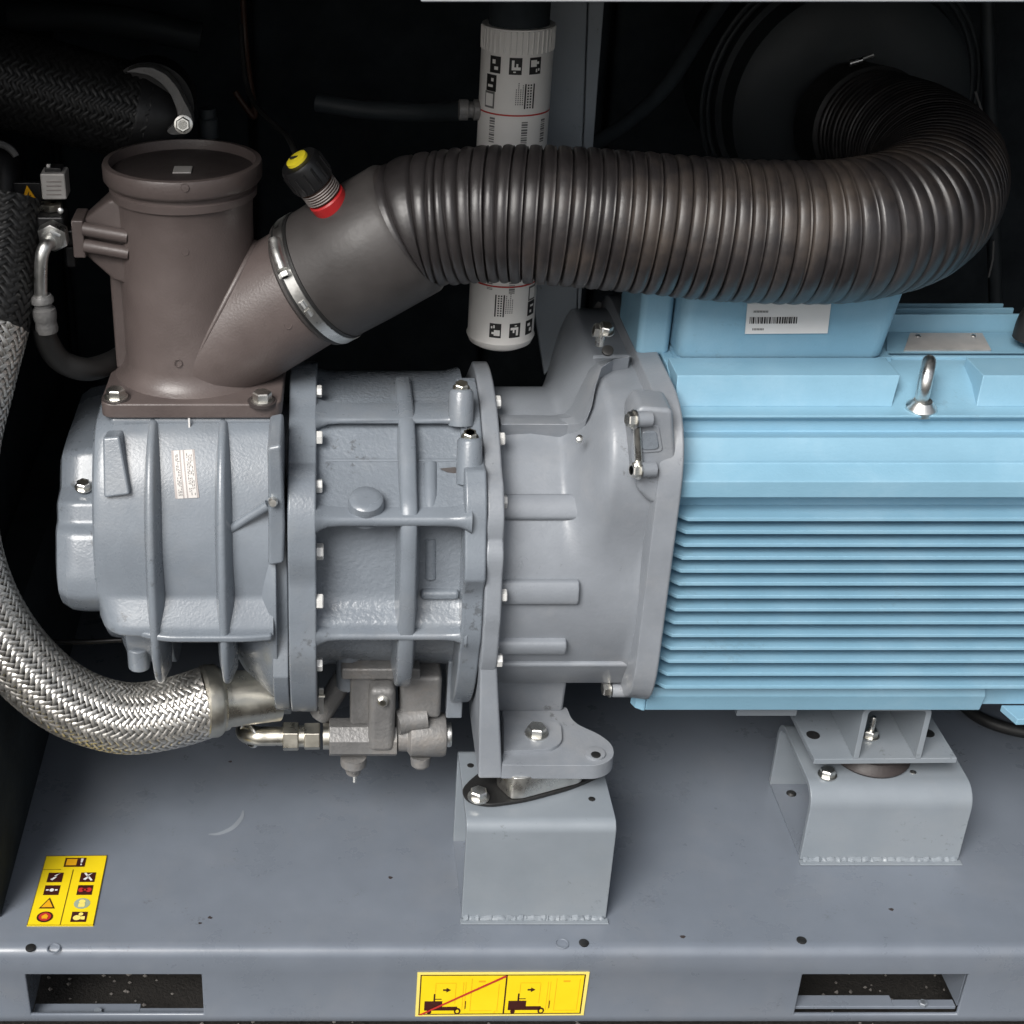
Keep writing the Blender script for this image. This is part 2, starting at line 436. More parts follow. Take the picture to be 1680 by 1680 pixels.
# ================================================================== ANTI-VIBRATION BLOCKS
def channel(u0, u1, vfb, vft, vback, name, label, bend):
    pb0, pb1 = P(u0, vfb, Z=0.0), P(u1, vfb, Z=0.0)
    Yf = (pb0.y + pb1.y) / 2
    h = zof(vft, Yf)
    Yb = P(u0, vback, Z=0.0).y          # foot of the rear leg on the tray
    x0, x1 = pb0.x, pb1.x
    t = thing(name, label, 'mounting block', ((x0 + x1) / 2, (Yf + Yb) / 2, 0.0), 'folded steel mounting blocks on the base tray')
    # inverted U, open at left and right: outline in (y,z)
    th = 0.008
    outer = arc((Yf + bend, h - bend), bend, 180, 90, 8) + arc((Yb - bend, h - bend), bend, 90, 0, 8)
    inner = arc((Yb - bend, h - bend), bend - th, 0, 90, 8) + arc((Yf + bend, h - bend), bend - th, 90, 180, 8)
    poly = [(Yf, 0.001)] + outer + [(Yb, 0.001), (Yb - th, 0.001)] + inner + [(Yf + th, 0.001)]
    MB().prism(poly, 'x', x0, x1).build('channel', 'block_paint', t, bevel=0.0012)
    # weld bead at the front foot
    wp_, wr_ = [], []
    nb = 90
    for k in range(nb):
        x = x0 + 0.003 + (x1 - x0 - 0.006) * k / (nb - 1)
        wp_.append(V(x, Yf - 0.0006 + random.uniform(-.0004, .0004), 0.0022 + .0008 * math.sin(k * .9) + random.uniform(-.0006, .0006)))
        wr_.append(0.0040 + .0007 * math.sin(k * 1.6) + random.uniform(-.0006, .0006))
    MB().tube(wp_, wr_, 8).build('weld_bead', 'block_paint', t)
    MB().box((x0 + .0005, Yf + .0085, 0.0005), (x1 - .0005, Yb - .0085, 0.0032)).build('base_plate', 'deck_paint', t)
    # toe strip the block is welded on
    MB().box((x0 - 0.002, Yf - 0.010, 0.0005), (x1 + 0.002, Yf - 0.0005, 0.0022)).build('toe_strip', 'block_paint', t, bevel=0.0008)
    return t, x0, x1, Yf, Yb, h
t1, bx0, bx1, bY, bYb, bh = channel(757, 994, 1508, 1352, 1376, 'mounting_block', 'taller grey folded steel block under the coupling foot, welded to the tray', 0.014)
t2, cx0, cx1, cY, cYb, ch = channel(1312, 1572, 1412, 1300, 1283, 'mounting_block', 'wider grey folded steel block with open ends under the blue motor', 0.028)
# bolt holes in the block tops (dark plugs)
for (tt, u, v, h) in [(t1, 971, 1311, bh), (t1, 772, 1256, bh), (t2, 1498, 1267, ch)]:
    p = P(u, v, Z=h)
    MB().lathe([(-0.002, 0.0042), (0.0004, 0.0042), (0.0006, 0.0038)], p, (0, 0, 1), 14).build('bolt_hole', 'black_rubber' if u != 1498 else 'zinc', tt)
p = P(1298, 1303, Z=0.0022)
MB().lathe([(0, 0.007), (0.002, 0.0065), (0.004, 0.004)], p, (0, 0, 1), 14).build('bolt_hole', 'black_rubber', t2)

# rubber mount on block 1: black lens shaped flange with steel wedge
rm = thing('rubber_mount', 'black oval rubber mount with shiny steel wedge, bolted on the taller block', 'rubber mount', tuple(P(870, 1300, Z=bh)))
pl = [P(u, v, Z=bh + 0.001) for (u, v) in [(756, 1300), (772, 1282), (800, 1262), (860, 1245), (990, 1255), (995, 1272), (940, 1296), (860, 1318), (800, 1326), (766, 1318)]]
poly = rpoly([(p.x, p.y) for p in pl], 0.02, 4)
MB().prism(poly, 'z', bh + 0.001, bh + 0.006).build('flange', 'black_rubber', rm, bevel=0.0015)
wd = [P(u, v, Z=bh + 0.006) for (u, v) in [(815, 1290), (838, 1312), (858, 1311), (950, 1286), (975, 1262), (880, 1240), (815, 1250)]]
q0 = rpoly([(p.x, p.y) for p in wd], 0.004, 2)
cx_, cy_ = sum(p[0] for p in q0) / len(q0), sum(p[1] for p in q0) / len(q0)
MB().loft([[(x, y, bh + 0.0065) for x, y in q0], [(cx_ + (x - cx_) * 0.95, cy_ + (y - cy_) * 0.93, bh + 0.020) for x, y in q0],
           [(cx_ + (x - cx_) * 0.9, cy_ + (y - cy_) * 0.85, bh + 0.0335) for x, y in q0]]).build('wedge', 'zinc', rm, bevel=0.001)
bolt(rm, P(785, 1308, Z=bh + 0.007), (0, 0, 1), 0.0105, 'zinc')

# round rubber mount on block 2
rm2 = thing('rubber_mount', 'round dark rubber mount squeezed under the bracket plate on the wider block', 'rubber mount', tuple(P(1430, 1272, Z=ch)))
pc = V((cx0 + cx1) / 2 - 0.008, (P(1430, 1278, Z=ch).y) + 0.047, ch)
MB().lathe([(0.0005, 0.047), (0.004, 0.049), (0.008, 0.047), (0.016, 0.041), (0.024, 0.044), (0.0285, 0.045)], pc, (0, 0, 1), 40).build('pad', 'brown_dark', rm2)
bolt(rm2, P(1357, 1272, Z=ch + 0.0005), (0, 0, 1), 0.0095, 'zinc')

# bracket: plate with an inverted U on it, carrying the motor
br = thing('motor_bracket', 'grey steel plate with welded U channel between the blue motor and its rubber mount', 'bracket', tuple(P(1430, 1220, Z=ch + 0.03)))
zp = ch + 0.031
c4 = [P(u, v, Z=zp) for (u, v) in [(1335, 1252), (1569, 1250), (1514, 1160), (1292, 1164)]]
MB().prism([(p.x, p.y) for p in c4], 'z', zp - 0.002, zp + 0.006).build('plate', 'block_paint', br, bevel=0.001)
for (u, v) in [(1334, 1206), (1522, 1203)]:
    p = P(u, v, Z=zp + 0.006); MB().lathe([(-0.001, 0.0085), (0.0004, 0.0085), (0.0006, 0.007)], p, (0, 0, 1), 20).build('bolt_hole', 'black_rubber', br)
yU = P(1405, 1245, Z=zp + 0.006).y
zU = zof(1157, yU) - 0.002
xa, xb = xof(1400, 1245, yU), xof(1511, 1245, yU)
thk = 0.007
outer = [(xa, zp + 0.0062), (xa - 0.001, zU), (xb + 0.001, zU), (xb, zp + 0.0062)]
Uo = [(xa, zp + 0.0062)] + arc((xa + 0.012, zU - 0.012), 0.012, 180, 90, 5) + arc((xb - 0.012, zU - 0.012), 0.012, 90, 0, 5) + [(xb, zp + 0.0062)]
Ui = [(xb - thk, zp + 0.0062)] + arc((xb - 0.012, zU - 0.012), 0.005, 0, 90, 5) + arc((xa + 0.012, zU - 0.012), 0.005, 90, 180, 5) + [(xa + thk, zp + 0.0062)]
MB().prism(Uo + Ui, 'y', yU, yU + 0.11).build('channel', 'block_paint', br, bevel=0.001)
bolt(br, P(1427, 1207, Z=zp + 0.0065), (0, 0, 1), 0.0095, 'zinc')
MB().lathe([(0, 0.004), (0.028, 0.004), (0.030, 0.003)], P(1427, 1207, Z=zp + 0.0065), (0, 0, 1), 10).build('stud', 'zinc', br)
# ================================================================== MOTOR
mo = thing('electric_motor', 'light blue ribbed electric motor with terminal box on top and lifting eye', 'motor', (0.62, 0.33, zU))
XM = xof(1115, 820, 0.13)              # left end of the fins
XE = 1.02
def zz(v, Y): return (Y, zof(v, Y))
# upper shell: one extruded section
sec = [(0.160, 0.285), (0.160, 0.545), zz(817, .130), zz(790, .130), zz(760, .152), zz(755, .152), zz(718, .165), (0.186, zof(708, .186)),
       zz(690, .186), zz(686, .178), zz(682, .178), zz(668, .200), (0.228, 0.6355), (0.26, 0.645), (0.40, 0.645), (0.50, 0.60), (0.53, 0.50), (0.53, 0.30)]
MB().prism(sec, 'x', XM, XE).build('shell', 'blue_paint', mo, bevel=0.0025, seg=3)
# raised pads with the gap for the lifting eye
def pad(u0, u1, x0=None):
    b = MB()
    ya, yb = 0.203, 0.214
    x0 = xof(u0, 668, ya) if x0 is None else x0
    x1 = xof(u1, 668, ya)
    ps = [(0.2005, zof(668, 0.2005) + 0.0004), (0.204, zof(652, 0.204)), (0.2095, zof(616, 0.2095)), (0.213, zof(614, 0.213)), (0.26, zof(614, 0.213)), (0.26, 0.62)]
    L = [(x0, y, z) for y, z in ps]; Rr = [(x1 + (z - 0.62) * (0.18 if u1 < 1600 else 0), y, z) for y, z in ps]
    if u0 > 1500: L = [(x0 + (z - 0.62) * 0.12, y, z) for y, z in ps]
    b.loft([L, Rr]); return b.build('pad', 'blue_paint', mo, bevel=0.0012)
pad(1112, 1462, XM + 0.001); pad(1600, 1900)
# cooling fins: each one a plate
nf = 15
v0, dv = 834.0, 21.15
for k in range(nf):
    v = v0 + dv * k
    if k == 0: v = 855
    elif k >= 1: v = 855 + dv * (k)
    if v > 1140: break
    Y = 0.130
    z = zof(v, Y)
    ch_ = 0.011
    poly = [(XM + 0.0005, 0.20), (XM + 0.0005, Y + ch_), (XM + ch_ * 1.1, Y), (XE, Y), (XE, 0.20)]
    MB().prism(poly, 'z', z - 0.0006, z + 0.0042).build('cooling_fin', 'blue_paint', mo, bevel=0.0008, seg=1)
zfb = zof(1132, 0.13)
# foot rail along the bottom
Yr = 0.150
zr0, zr1 = zof(1158, 0.165), zof(1136, 0.150)
xl = xof(1037, 1152, 0.16)
rail = MB()
rail.prism([(0.155, zr1 + 0.004), (0.150, zr1 - 0.006), (0.156, zr0), (0.5, zr0), (0.5, zr1 + 0.004)], 'x', XM - 0.002, xof(1612, 1150, .155))
rail.build('foot', 'blue_paint', mo, bevel=0.0015)
MB().prism([(XM - 0.0025, 0.17), (xl, 0.170), (xl + 0.004, 0.160), (xl + 0.012, 0.1545), (XM - 0.0025, 0.1545)], 'z', zr0 + 0.0005, zr1 - 0.002).build('foot_toe', 'blue_paint', mo, bevel=0.001)
MB().box((xof(1612, 1150, .155) + 0.0005, 0.160, zr0 + 0.006), (XE, 0.5, zr1 + 0.003)).build('foot', 'blue_paint', mo, bevel=0.001)
MB().prism([(xof(1652, 1150, .15), 0.16), (xof(1673, 1172, .13), 0.132), (XE, 0.132), (XE, 0.16)], 'z', zr0 - 0.004, zr0 + 0.005).build('foot_toe', 'blue_paint', mo, bevel=0.001)
p = P(1210, 1162, Y=0.2)
MB().box((p.x, 0.2, p.z - 0.012), (p.x + 0.075, 0.26, p.z + 0.006)).build('foot_spacer', 'block_paint', mo, bevel=0.001)
# end shield behind the coupling flange: rounded square, steps
zc, yc_ = 0.447, 0.33
def sq(h, wd_, r, x, n=6): return [(x, y, z) for y, z in rpoly([(yc_ - wd_, zc - h), (yc_ - wd_, zc + h), (yc_ + wd_, zc + h), (yc_ + wd_, zc - h)], r, n)]
MB().loft([sq(.185, .180, .09, XM - 0.018), sq(.192, .188, .09, XM - 0.006), sq(.186, .184, .09, XM + 0.004)]).build('end_shield', 'blue_paint', mo, bevel=0.002)
# terminal box
YB = 0.262
zb0, zb1 = zof(592, YB), 0.742
xb0, xb1 = xof(1112, 575, YB), xof(1452, 575, YB)
tb = MB()
def rb(x0, x1, y0, y1, z, r): return [(x, y, z) for x, y in rpoly([(x0, y0), (x1, y0), (x1, y1), (x0, y1)], r, 5)]
tb.loft([rb(xb0 + .004, xb1 - .004, YB + .004, YB + .16, zb0, .014), rb(xb0, xb1, YB, YB + .165, zb0 + .006, .016), rb(xb0 - .0, xb1 + .012, YB - .004, YB + .17, zb1 - .004, .018), rb(xb0 + .004, xb1 + .008, YB, YB + .166, zb1, .016)])
tbo = tb.build('terminal_box', 'blue_paint', mo, bevel=0.0)
MB().box((xof(1046, 560, YB + .03), YB + 0.03, 0.640), (xb0 - 0.002, YB + 0.15, zb1 - 0.012)).build('box_neck', 'blue_paint', mo, bevel=0.008, seg=4)
MB().box((xb0 - 0.0, YB + 0.008, 0.643), (xb1 + 0.012, YB + 0.155, zb0 + 0.001)).build('gasket', 'blue_paint', tbo)
# white sticker with barcode on the box front
def face(u, v): return P(u, v, Y=YB - 0.0035)
s = [face(1222, 547), face(1357, 546), face(1363, 497), face(1226, 497)]
nrm = V(0, -1, 0)
def quad(b, a, c, d, e, off, mi=0):
    return b._add([a + nrm * off, c + nrm * off, d + nrm * off, e + nrm * off], [(0, 1, 2, 3)], mi)
sl = MB()
o_ = 0.0016
sl._add([q + nrm * o_ for q in s] + [q + nrm * (o_ - 0.002) for q in s], [(0, 1, 2, 3), (0, 4, 5, 1), (1, 5, 6, 2), (2, 6, 7, 3), (3, 7, 4, 0)])
stk = sl.build('sticker', 'print_white', tbo)
def on(s, f, g): return s[0].lerp(s[1], f).lerp(s[3].lerp(s[2], f), g)
bc = MB(); random.seed(3)
x = 0.04
while x < 0.60:
    wdt = random.choice([.006, .008, .014, .02])
    quad(bc, on(s, x, .34), on(s, x + wdt, .34), on(s, x + wdt, .56), on(s, x, .56), o_ + 0.0004)
    x += wdt + random.choice([.006, .008, .012])
bc.build('barcode', 'print_black', stk)
tx = MB()
for (g0, x0, n_) in [(.12, .08, 8), (.70, .08, 10)]:
    for k in range(n_):
        quad(tx, on(s, x0 + k * .018, g0), on(s, x0 + k * .018 + .012, g0), on(s, x0 + k * .018 + .012, g0 + .07), on(s, x0 + k * .018, g0 + .07), o_ + 0.0004)
tx.build('small_print', 'print_grey', stk)
# plates and name plate behind the box
def fin(u0, u1, vb, vt, Y, th=0.004, slant=0.0):
    a, b_, c = P(u0, vb, Y=Y), P(u1, vb, Y=Y), P(u1, vt, Y=Y)
    return MB().prism([(a.x, a.z), (b_.x, a.z), (b_.x - slant, c.z), (a.x, c.z)], 'y', Y, Y + th).build('top_fin', 'blue_paint', mo, bevel=0.001)
fin(1440, 1668, 560, 516, 0.345, slant=-0.003)
fin(1440, 1655, 545, 506, 0.372)
fin(1440, 1640, 530, 499, 0.40)
fin(1440, 1900, 600, 585, 0.275)
a = [P(1482, 577, Y=0.29), P(1625, 577, Y=0.29), P(1610, 549, Y=0.335), P(1492, 549, Y=0.335)]
npb = MB(); up = V(0, -0.4, 0.9).normalized()
npb._add([q + up * 0.003 for q in a] + [q for q in a], [(0, 1, 2, 3), (0, 4, 5, 1), (1, 5, 6, 2), (2, 6, 7, 3), (3, 7, 4, 0)])
npl = npb.build('name_plate', 'plate_alloy', mo)
for q in (a[3].lerp(a[0], .2).lerp(a[2].lerp(a[1], .2), .12), a[3].lerp(a[0], .2).lerp(a[2].lerp(a[1], .2), .86)):
    MB().lathe([(0, .003), (.001, .0028), (.0018, .0015)], q + up * 0.003, up, 12).build('rivet', 'steel', npl)
# sloping bed under the name plate
MB()._add([P(1455, 580, Y=0.284), P(1900, 580, Y=0.284), P(1900, 545, Y=0.343), P(1455, 545, Y=0.343)] , [(0, 1, 2, 3)]).build('plate_bed', 'blue_paint', mo)
# lifting eye
pe = P(1512, 676, Y=0.190)
eye = MB()
eye.lathe([(-.002, .0165), (.004, .0165), (.008, .013), (.012, .010)], pe + V(0, 0.004, 0.001), V(0, -0.15, 1), 24)
ec = pe + V(0.002, 0.012, 0.0335)
eye.torus(ec, V(0.93, -0.36, 0), 0.0205, 0.0072, 36, 14)
eye.build('lifting_eye', 'steel', mo)
# ================================================================== COMPRESSOR ELEMENT
AY, AZ = 0.310, 0.385
ce = thing('screw_compressor', 'dark grey cast compressor block with ribbed casing and two bolted flange rings', 'compressor', (-0.05, AY, 0.18))
def XS(u, v=900, Y=0.115): return xof(u, v, Y)
S0 = [(-.06, .216), (-.104, .216), (-.150, .165), (-.180, .090), (-.184, .033), (-.198, .012), (-.204, .002), (-.204, -.008), (-.150, -.03), (-.115, -.075), (-.05, -.10),
      (.07, -.12), (.16, -.10), (.19, 0), (.16, .16), (.10, .216)]
RR = [.004, .03, .07, .09, .004, .006, .004, .003, .03, .04, .05, .06, .06, .1, .08, .03]
def casing(x, k=1.0, fl=1.0, n=6):
    pts = [(y if not (y < -.186) else -.182 + (y + .182) * fl, z) for y, z in S0]
    return [(x, AY + y * k, AZ + z * k) for y, z in rpoly(pts, RR, n)]
CAS = [(p[1], p[2]) for p in casing(0)]
def on_casing(u, v): return hit(u, v, lambda p: in_poly(p.y, p.z, CAS))
x0, x1, x2, x3 = XS(148), XS(160), XS(372), XS(446)
MB().loft([casing(x0 - .002, .945, -.6), casing(x0 + .001, .968, -.4), casing(x0 + .006, .98, .15), casing(x0 + .014, .985, .62), casing(x0 + .026, .99, .92), casing(x1 + .04, .995, 1), casing(XS(300)), casing(x2), casing(x3)]).build('casing', 'cast_paint', ce, sharp=30)
# conical lower skirt towards the flange
def ring(x, r, n=40, c=(AY, AZ), ky=1.0): return [(x, c[0] + ky * r * math.cos(2 * math.pi * k / n), c[1] + r * math.sin(2 * math.pi * k / n)) for k in range(n)]
MB().loft([ring(XS(362), .135, 56), ring(XS(385), .160, 56), ring(XS(440), .196, 56), ring(XS(452), .198, 56)]).build('skirt', 'cast_paint', ce, bevel=.002)
# end cover on the left with facets
xe = xof(84, 900, .15)
EP = [(-.02, .165), (-.072, .162), (-.095, .128), (-.125, .122), (-.134, .100), (-.150, .096), (-.174, .048), (-.176, .026), (-.158, -.004), (-.11, -.03), (-.04, -.05), (.1, -.05), (.15, .05), (.12, .165)]
ER = [.006, .008, .004, .005, .005, .008, .03, .006, .015, .03, .03, .04, .05, .02]
def endsec(x, k): return [(x, AY + y * k, AZ + .05 + (z - .05) * k) for y, z in rpoly(EP, ER, 4)]
MB().loft([endsec(xe, .84), endsec(xe + .004, .93), endsec(xe + .016, .985), endsec(xe + .03, 1.0), endsec(x0 + .02, 1.0)]).build('end_cover', 'cast_paint', ce, sharp=26)
# lower cover and drain boss below the ledge
MB().loft([ring(XS(165), .06, 32, (AY - .05, AZ - .05)), ring(XS(180), .085, 32, (AY - .05, AZ - .045)), ring(XS(262), .085, 32, (AY - .05, AZ - .045))]).build('lower_cover', 'cast_paint', ce, bevel=.002)
MB().lathe([(0, .0135), (.03, .0135)], P(229, 1094, Y=.19), (0, 0, 1), 18).build('drain_boss', 'cast_paint', ce, bevel=.002)
bolt(ce, P(137, 800, Y=.207), (.05, -.2, .95), .0082, 'zinc')
def lug(name, pts, y0, y1, bev=.003, m='cast_paint', par=None):
    """outline given in photograph pixels on the plane Y = y0, extruded back to y1"""
    q = [P(u, v, Y=y0) for u, v in pts]
    return MB().prism([(p.x, p.z) for p in q], 'y', y0, y1).build(name, m, par or ce, bevel=bev)
# wedge lug under the flange corner
wp = [P(168, 718, Y=.176), P(196, 716, Y=.176), P(213, 812, Y=.146), P(170, 818, Y=.149)]
MB()._add(wp + [q + V(0.002, .06, -.01) for q in wp], [(0, 1, 2, 3), (0, 4, 5, 1), (1, 5, 6, 2), (2, 6, 7, 3), (3, 7, 4, 0), (4, 7, 6, 5)]).build('wedge_lug', 'cast_paint', ce, bevel=.003)
# horizontal split ledge at the axis height
xa, xb = XS(205, 1040, AY - .213), XS(446, 1040, AY - .213); yf = AY - .213
pts = [(xa - .035, AY), (xa - .035, yf + .085), (xa - .022, yf + .045), (xa, yf + .018), (xa + .03, yf + .004), (xa + .05, yf), (xb - .03, yf), (xb, yf + .004), (xb, AY)]
MB().prism(rpoly(pts, [0, .02, .02, .02, .02, .01, .01, 0, 0], 4), 'z', AZ - .010, AZ - .001).build('split_ledge', 'cast_paint', ce, bevel=.0035, seg=3)
# vertical ribs following the casing, their tails standing free below the ledge
def rib(u0, u1):
    xa, xb = XS(u0), XS(u1)
    ol = [(-.100, .217), (-.128, .206), (-.165, .170), (-.192, .110), (-.206, .04), (-.211, -.01), (-.208, -.04), (-.198, -.068), (-.184, -.086), (-.170, -.088), (-.155, -.074), (-.13, -.05)]
    poly = [(p.x, p.y) for p in catmull([V(AY + y, AZ + z, 0) for y, z in ol], 4)] + [(AY - .05, AZ - .03), (AY - .05, AZ + .2)]
    n_ = len(poly)
    cy_, cz_ = AY - .02, AZ + .03
    def sc(x, k): return [(x, cy_ + (y - cy_) * k, cz_ + (z - cz_) * k) for y, z in poly]
    # flank slopes: broad foot, narrow crown
    return MB().loft([sc(xa - .003, .90), sc(xa + .0005, .965), sc(xa + .001, .990), sc(xa + .0035, 1.0), sc(xb - .0035, 1.0), sc(xb - .001, .99), sc(xb + .0008, .965), sc(xb + .006, .90)]).build('casing_rib', 'cast_paint', ce, sharp=60)
rib(238, 254); rib(355, 371)
# neck under the tower flange
MB().prism([(xof(178, 700, .2), .207), (xof(178, 700, .2), .41), (xof(455, 700, .2), .41), (xof(455, 700, .2), .207)], 'z', .50, .6035).build('neck', 'cast_paint', ce, bevel=.006, seg=3)
# pad pillar and diagonal web between second rib and flange
lug('pillar', [(438, 735), (462, 730), (468, 860), (466, 925), (440, 930), (440, 830)], .118, .20, .004)
dw = [on_casing(374, 872), on_casing(441, 822)]
MB().tube([dw[0] + V(0, .002, 0), dw[0].lerp(dw[1], .5) + V(0, -.006, .002), dw[1] + V(0, -.014, .003)], [.005, .0055, .006], 10).build('diagonal_web', 'cast_paint', ce)
MB().lathe([(0, .0055), (.006, .0055), (.0085, .004)], P(448, 822, Y=.118), (0, -1, .2), 14).build('stud', 'zinc', ce)
# name plate: curved strip with bright stripes
def curved_plate(name, c4, bulge, mats_, stripes):
    b = MB(); N = 8
    def at(f, g, off):
        p = c4[0].lerp(c4[1], f).lerp(c4[3].lerp(c4[2], f), g)
        return p + V(0, -1, .35).normalized() * (off + bulge * 4 * g * (1 - g))
    for (f0, f1, mi, off) in stripes:
        vs_ = []; fs_ = []
        for i in range(N + 1):
            vs_ += [at(f0, i / N, off), at(f1, i / N, off), at(f1, i / N, off - .004), at(f0, i / N, off - .004)]
        for i in range(N):
            for k in range(4): fs_.append((i * 4 + k, i * 4 + (k + 1) % 4, i * 4 + 4 + (k + 1) % 4, i * 4 + 4 + k))
        fs_ += [(0, 1, 2, 3), (N * 4 + 3, N * 4 + 2, N * 4 + 1, N * 4)]
        b._add(vs_, fs_, mi)
    return b.build(name, mats_, ce)
c4 = [on_casing(288, 818), on_casing(327, 816), on_casing(319, 737), on_casing(281, 739)]
mid_ = on_casing(304, 778); av = (c4[0] + c4[1] + c4[2] + c4[3]) / 4
curved_plate('name_plate', c4, (mid_ - av).length, ['plate_alloy', 'plate_stripe'],
             [(0, 1, 1, .0012), (.10, .34, 0, .0017), (.40, .50, 0, .0017), (.56, .92, 0, .0017)])
npl = [o for o in ce.children if o.name.startswith('name_plate')][0]
tx = MB(); rr = random.Random(4)
nn = V(0, -.8, .6).normalized()
for col_ in (.16, .22, .28, .63, .70, .77, .84):
    g_ = .06
    while g_ < .90:
        w_ = rr.uniform(.02, .06)
        if rr.random() < .75:
            def at_(f, g): return c4[0].lerp(c4[1], f).lerp(c4[3].lerp(c4[2], f), g) + V(0, -1, .35).normalized() * (.0021 + (mid_ - av).length * 4 * g * (1 - g))
            tx._add([at_(col_, g_), at_(col_ + .03, g_), at_(col_ + .03, g_ + w_), at_(col_, g_ + w_)], [(0, 1, 2, 3)])
        g_ += w_ + .02
tx.build('engraving', 'print_grey', npl, kind='stuff', weld=False)
# flange rings --------------------------------------------------------------
def flange_outline(r, bumps, n=96, flats=()):
    out = []
    for k in range(n):
        a = 360.0 * k / n
        q = r
        for (c, w_, h) in bumps:
            d = abs((a - c + 180) % 360 - 180)
            if d < w_: q += h * (1 if d < w_ * .72 else (w_ - d) / (w_ * .28))
        out.append((AY + q * math.cos(R(a)), AZ + q * math.sin(R(a))))
    return out
# angles: 90 = up, 180 = towards the viewer, 270 = down
f1 = flange_outline(.180, [(232, 46, .030), (250, 16, .006)])
f2 = flange_outline(.208, [(112, 44, .018), (145, 17, .016), (206, 26, .006), (252, 15, .007), (85, 20, .004)])
xf0, xf1, xf2 = XS(443), XS(472), XS(519)
MB().prism(f1, 'x', xf0, xf1 - .0012).build('flange', 'cast_paint', ce, bevel=.002)
MB().prism(f2, 'x', xf1, xf2).build('flange', 'cast_paint', ce, bevel=.0025)
MB().prism(flange_outline(.172, []), 'x', xf1 - .0013, xf1 + .0001).build('joint_gap', 'black_rubber', ce)
# inclined bright facets where the flange steps
for v_, w_ in ((718, .007), (797, .007), (905, .0085), (987, .008), (1090, .007), (1152, .006), (642, .006)):
    br_ = .2245 if v_ < 850 else .1995
    a = ang(v_, br_, (AY, AZ))
    bolt(ce, (xf2, AY + br_ * math.cos(R(a)), AZ + br_ * math.sin(R(a))), (1, 0, 0), w_ + .001, 'steel', spin=R(a))
# mid casing: one shaped section, recessed panels between standing ribs -------------
xm1 = XS(770)
M0 = [(.05, .206), (-.05, .206), (-.078, .201), (-.118, .172), (-.176, .141), (-.158, .128), (-.158, .09), (-.168, .018), (-.190, .000), (-.190, -.016), (-.150, -.03), (-.118, -.10), (-.06, -.148), (.08, -.148), (.16, -.08), (.17, .06), (.12, .18)]
MR = [.02, .01, .02, .012, .004, .010, .03, .012, .006, .004, .014, .03, .04, .05, .06, .08, .05]
def midsec(x, k): return [(x, AY + y * k, AZ + z * k) for y, z in rpoly(M0, MR, 5)]
MB().loft([midsec(xf2 - .004, 1.022), midsec(xf2 + .004, 1.012), midsec(xf2 + .012, 1.002), midsec(xf2 + .02, 1), midsec(xm1 - .02, 1), midsec(xm1 - .012, 1.002), midsec(xm1 - .004, 1.012), midsec(xm1 + .004, 1.022)]).build('mid_casing', 'pitted_paint', ce, sharp=40)
MIDP = [(p[1], p[2]) for p in midsec(0, 1)]
def on_mid(u, v): return hit(u, v, lambda p: in_poly(p.y, p.z, MIDP))
# standing ring rib
ol = [(.02, .214), (-.07, .214), (-.112, .200), (-.160, .166), (-.192, .140), (-.202, .08), (-.204, .02), (-.198, -.03), (-.182, -.075), (-.160, -.106), (-.130, -.125), (-.09, -.13)]
poly = [(p.x, p.y) for p in catmull([V(AY + y, AZ + z, 0) for y, z in ol], 4)] + [(AY, AZ - .08)]
xa, xb = XS(656), XS(685)
def sc_(x, k): return [(x, AY + (y - AY) * k, AZ + (z - AZ) * k) for y, z in poly]
MB().loft([sc_(xa - .003, .86), sc_(xa, .95), sc_(xa + .0006, .988), sc_(xa + .003, 1), sc_(xb - .003, 1), sc_(xb - .0006, .988), sc_(xb, .95), sc_(xb + .004, .86)]).build('casing_rib', 'cast_paint', ce, sharp=60)
# ribs along the axis, flaring into the flanges
def hrib(yf, zc_, th, yb, tilt=0.0):
    secs = []
    Lx = xm1 - xf2
    for f in (0, .03, .08, .16, .5, .84, .92, .97, 1):
        d = min(f, 1 - f) * Lx
        fl_ = .006 * max(0, 1 - d / .022) ** 2
        t_ = th + fl_
        secs.append([(xf2 - .001 + (Lx + .002) * f, AY + y, AZ + z) for y, z in
                     [(yb, zc_ - t_ * 1.15), (yf + .003 - fl_, zc_ - t_ - tilt * .0), (yf - fl_, zc_ - t_ * .5), (yf - fl_, zc_ + t_ * .5 ), (yf + .003 - fl_, zc_ + t_), (yb, zc_ + t_ * 1.15 + tilt)]])
    return MB().loft(secs).build('casing_rib', 'cast_paint', ce, sharp=55)
hrib(-.196, .1365, .0062, -.12)
hrib(-.203, -.0095, .0048, -.12)
hrib(-.090, .2075, .0038, -.04, -.004)
for (x0_, x1_) in ((xf2 + .01, XS(655)), (XS(690), xm1 - .008)):
    MB().tube([V(x0_, AY - .1175, AZ + .1725), V(x1_, AY - .1175, AZ + .1725)], .0025, 8).build('shelf_edge', 'cast_paint', ce)
# round boss on the shelf
pb = on_mid(600, 835); dirb = V(0, -.35, .94).normalized()
MB().lathe([(-.01, .0205), (.012, .0195), (.0165, .0185), (.0185, .0160), (.0190, .0100), (.0192, .0005)], pb, dirb, 36, cap=False).build('boss', 'cast_paint', ce)
MB().torus(pb - dirb * .001, dirb, .0205, .002, 36, 8).build('boss_fillet', 'cast_paint', ce)
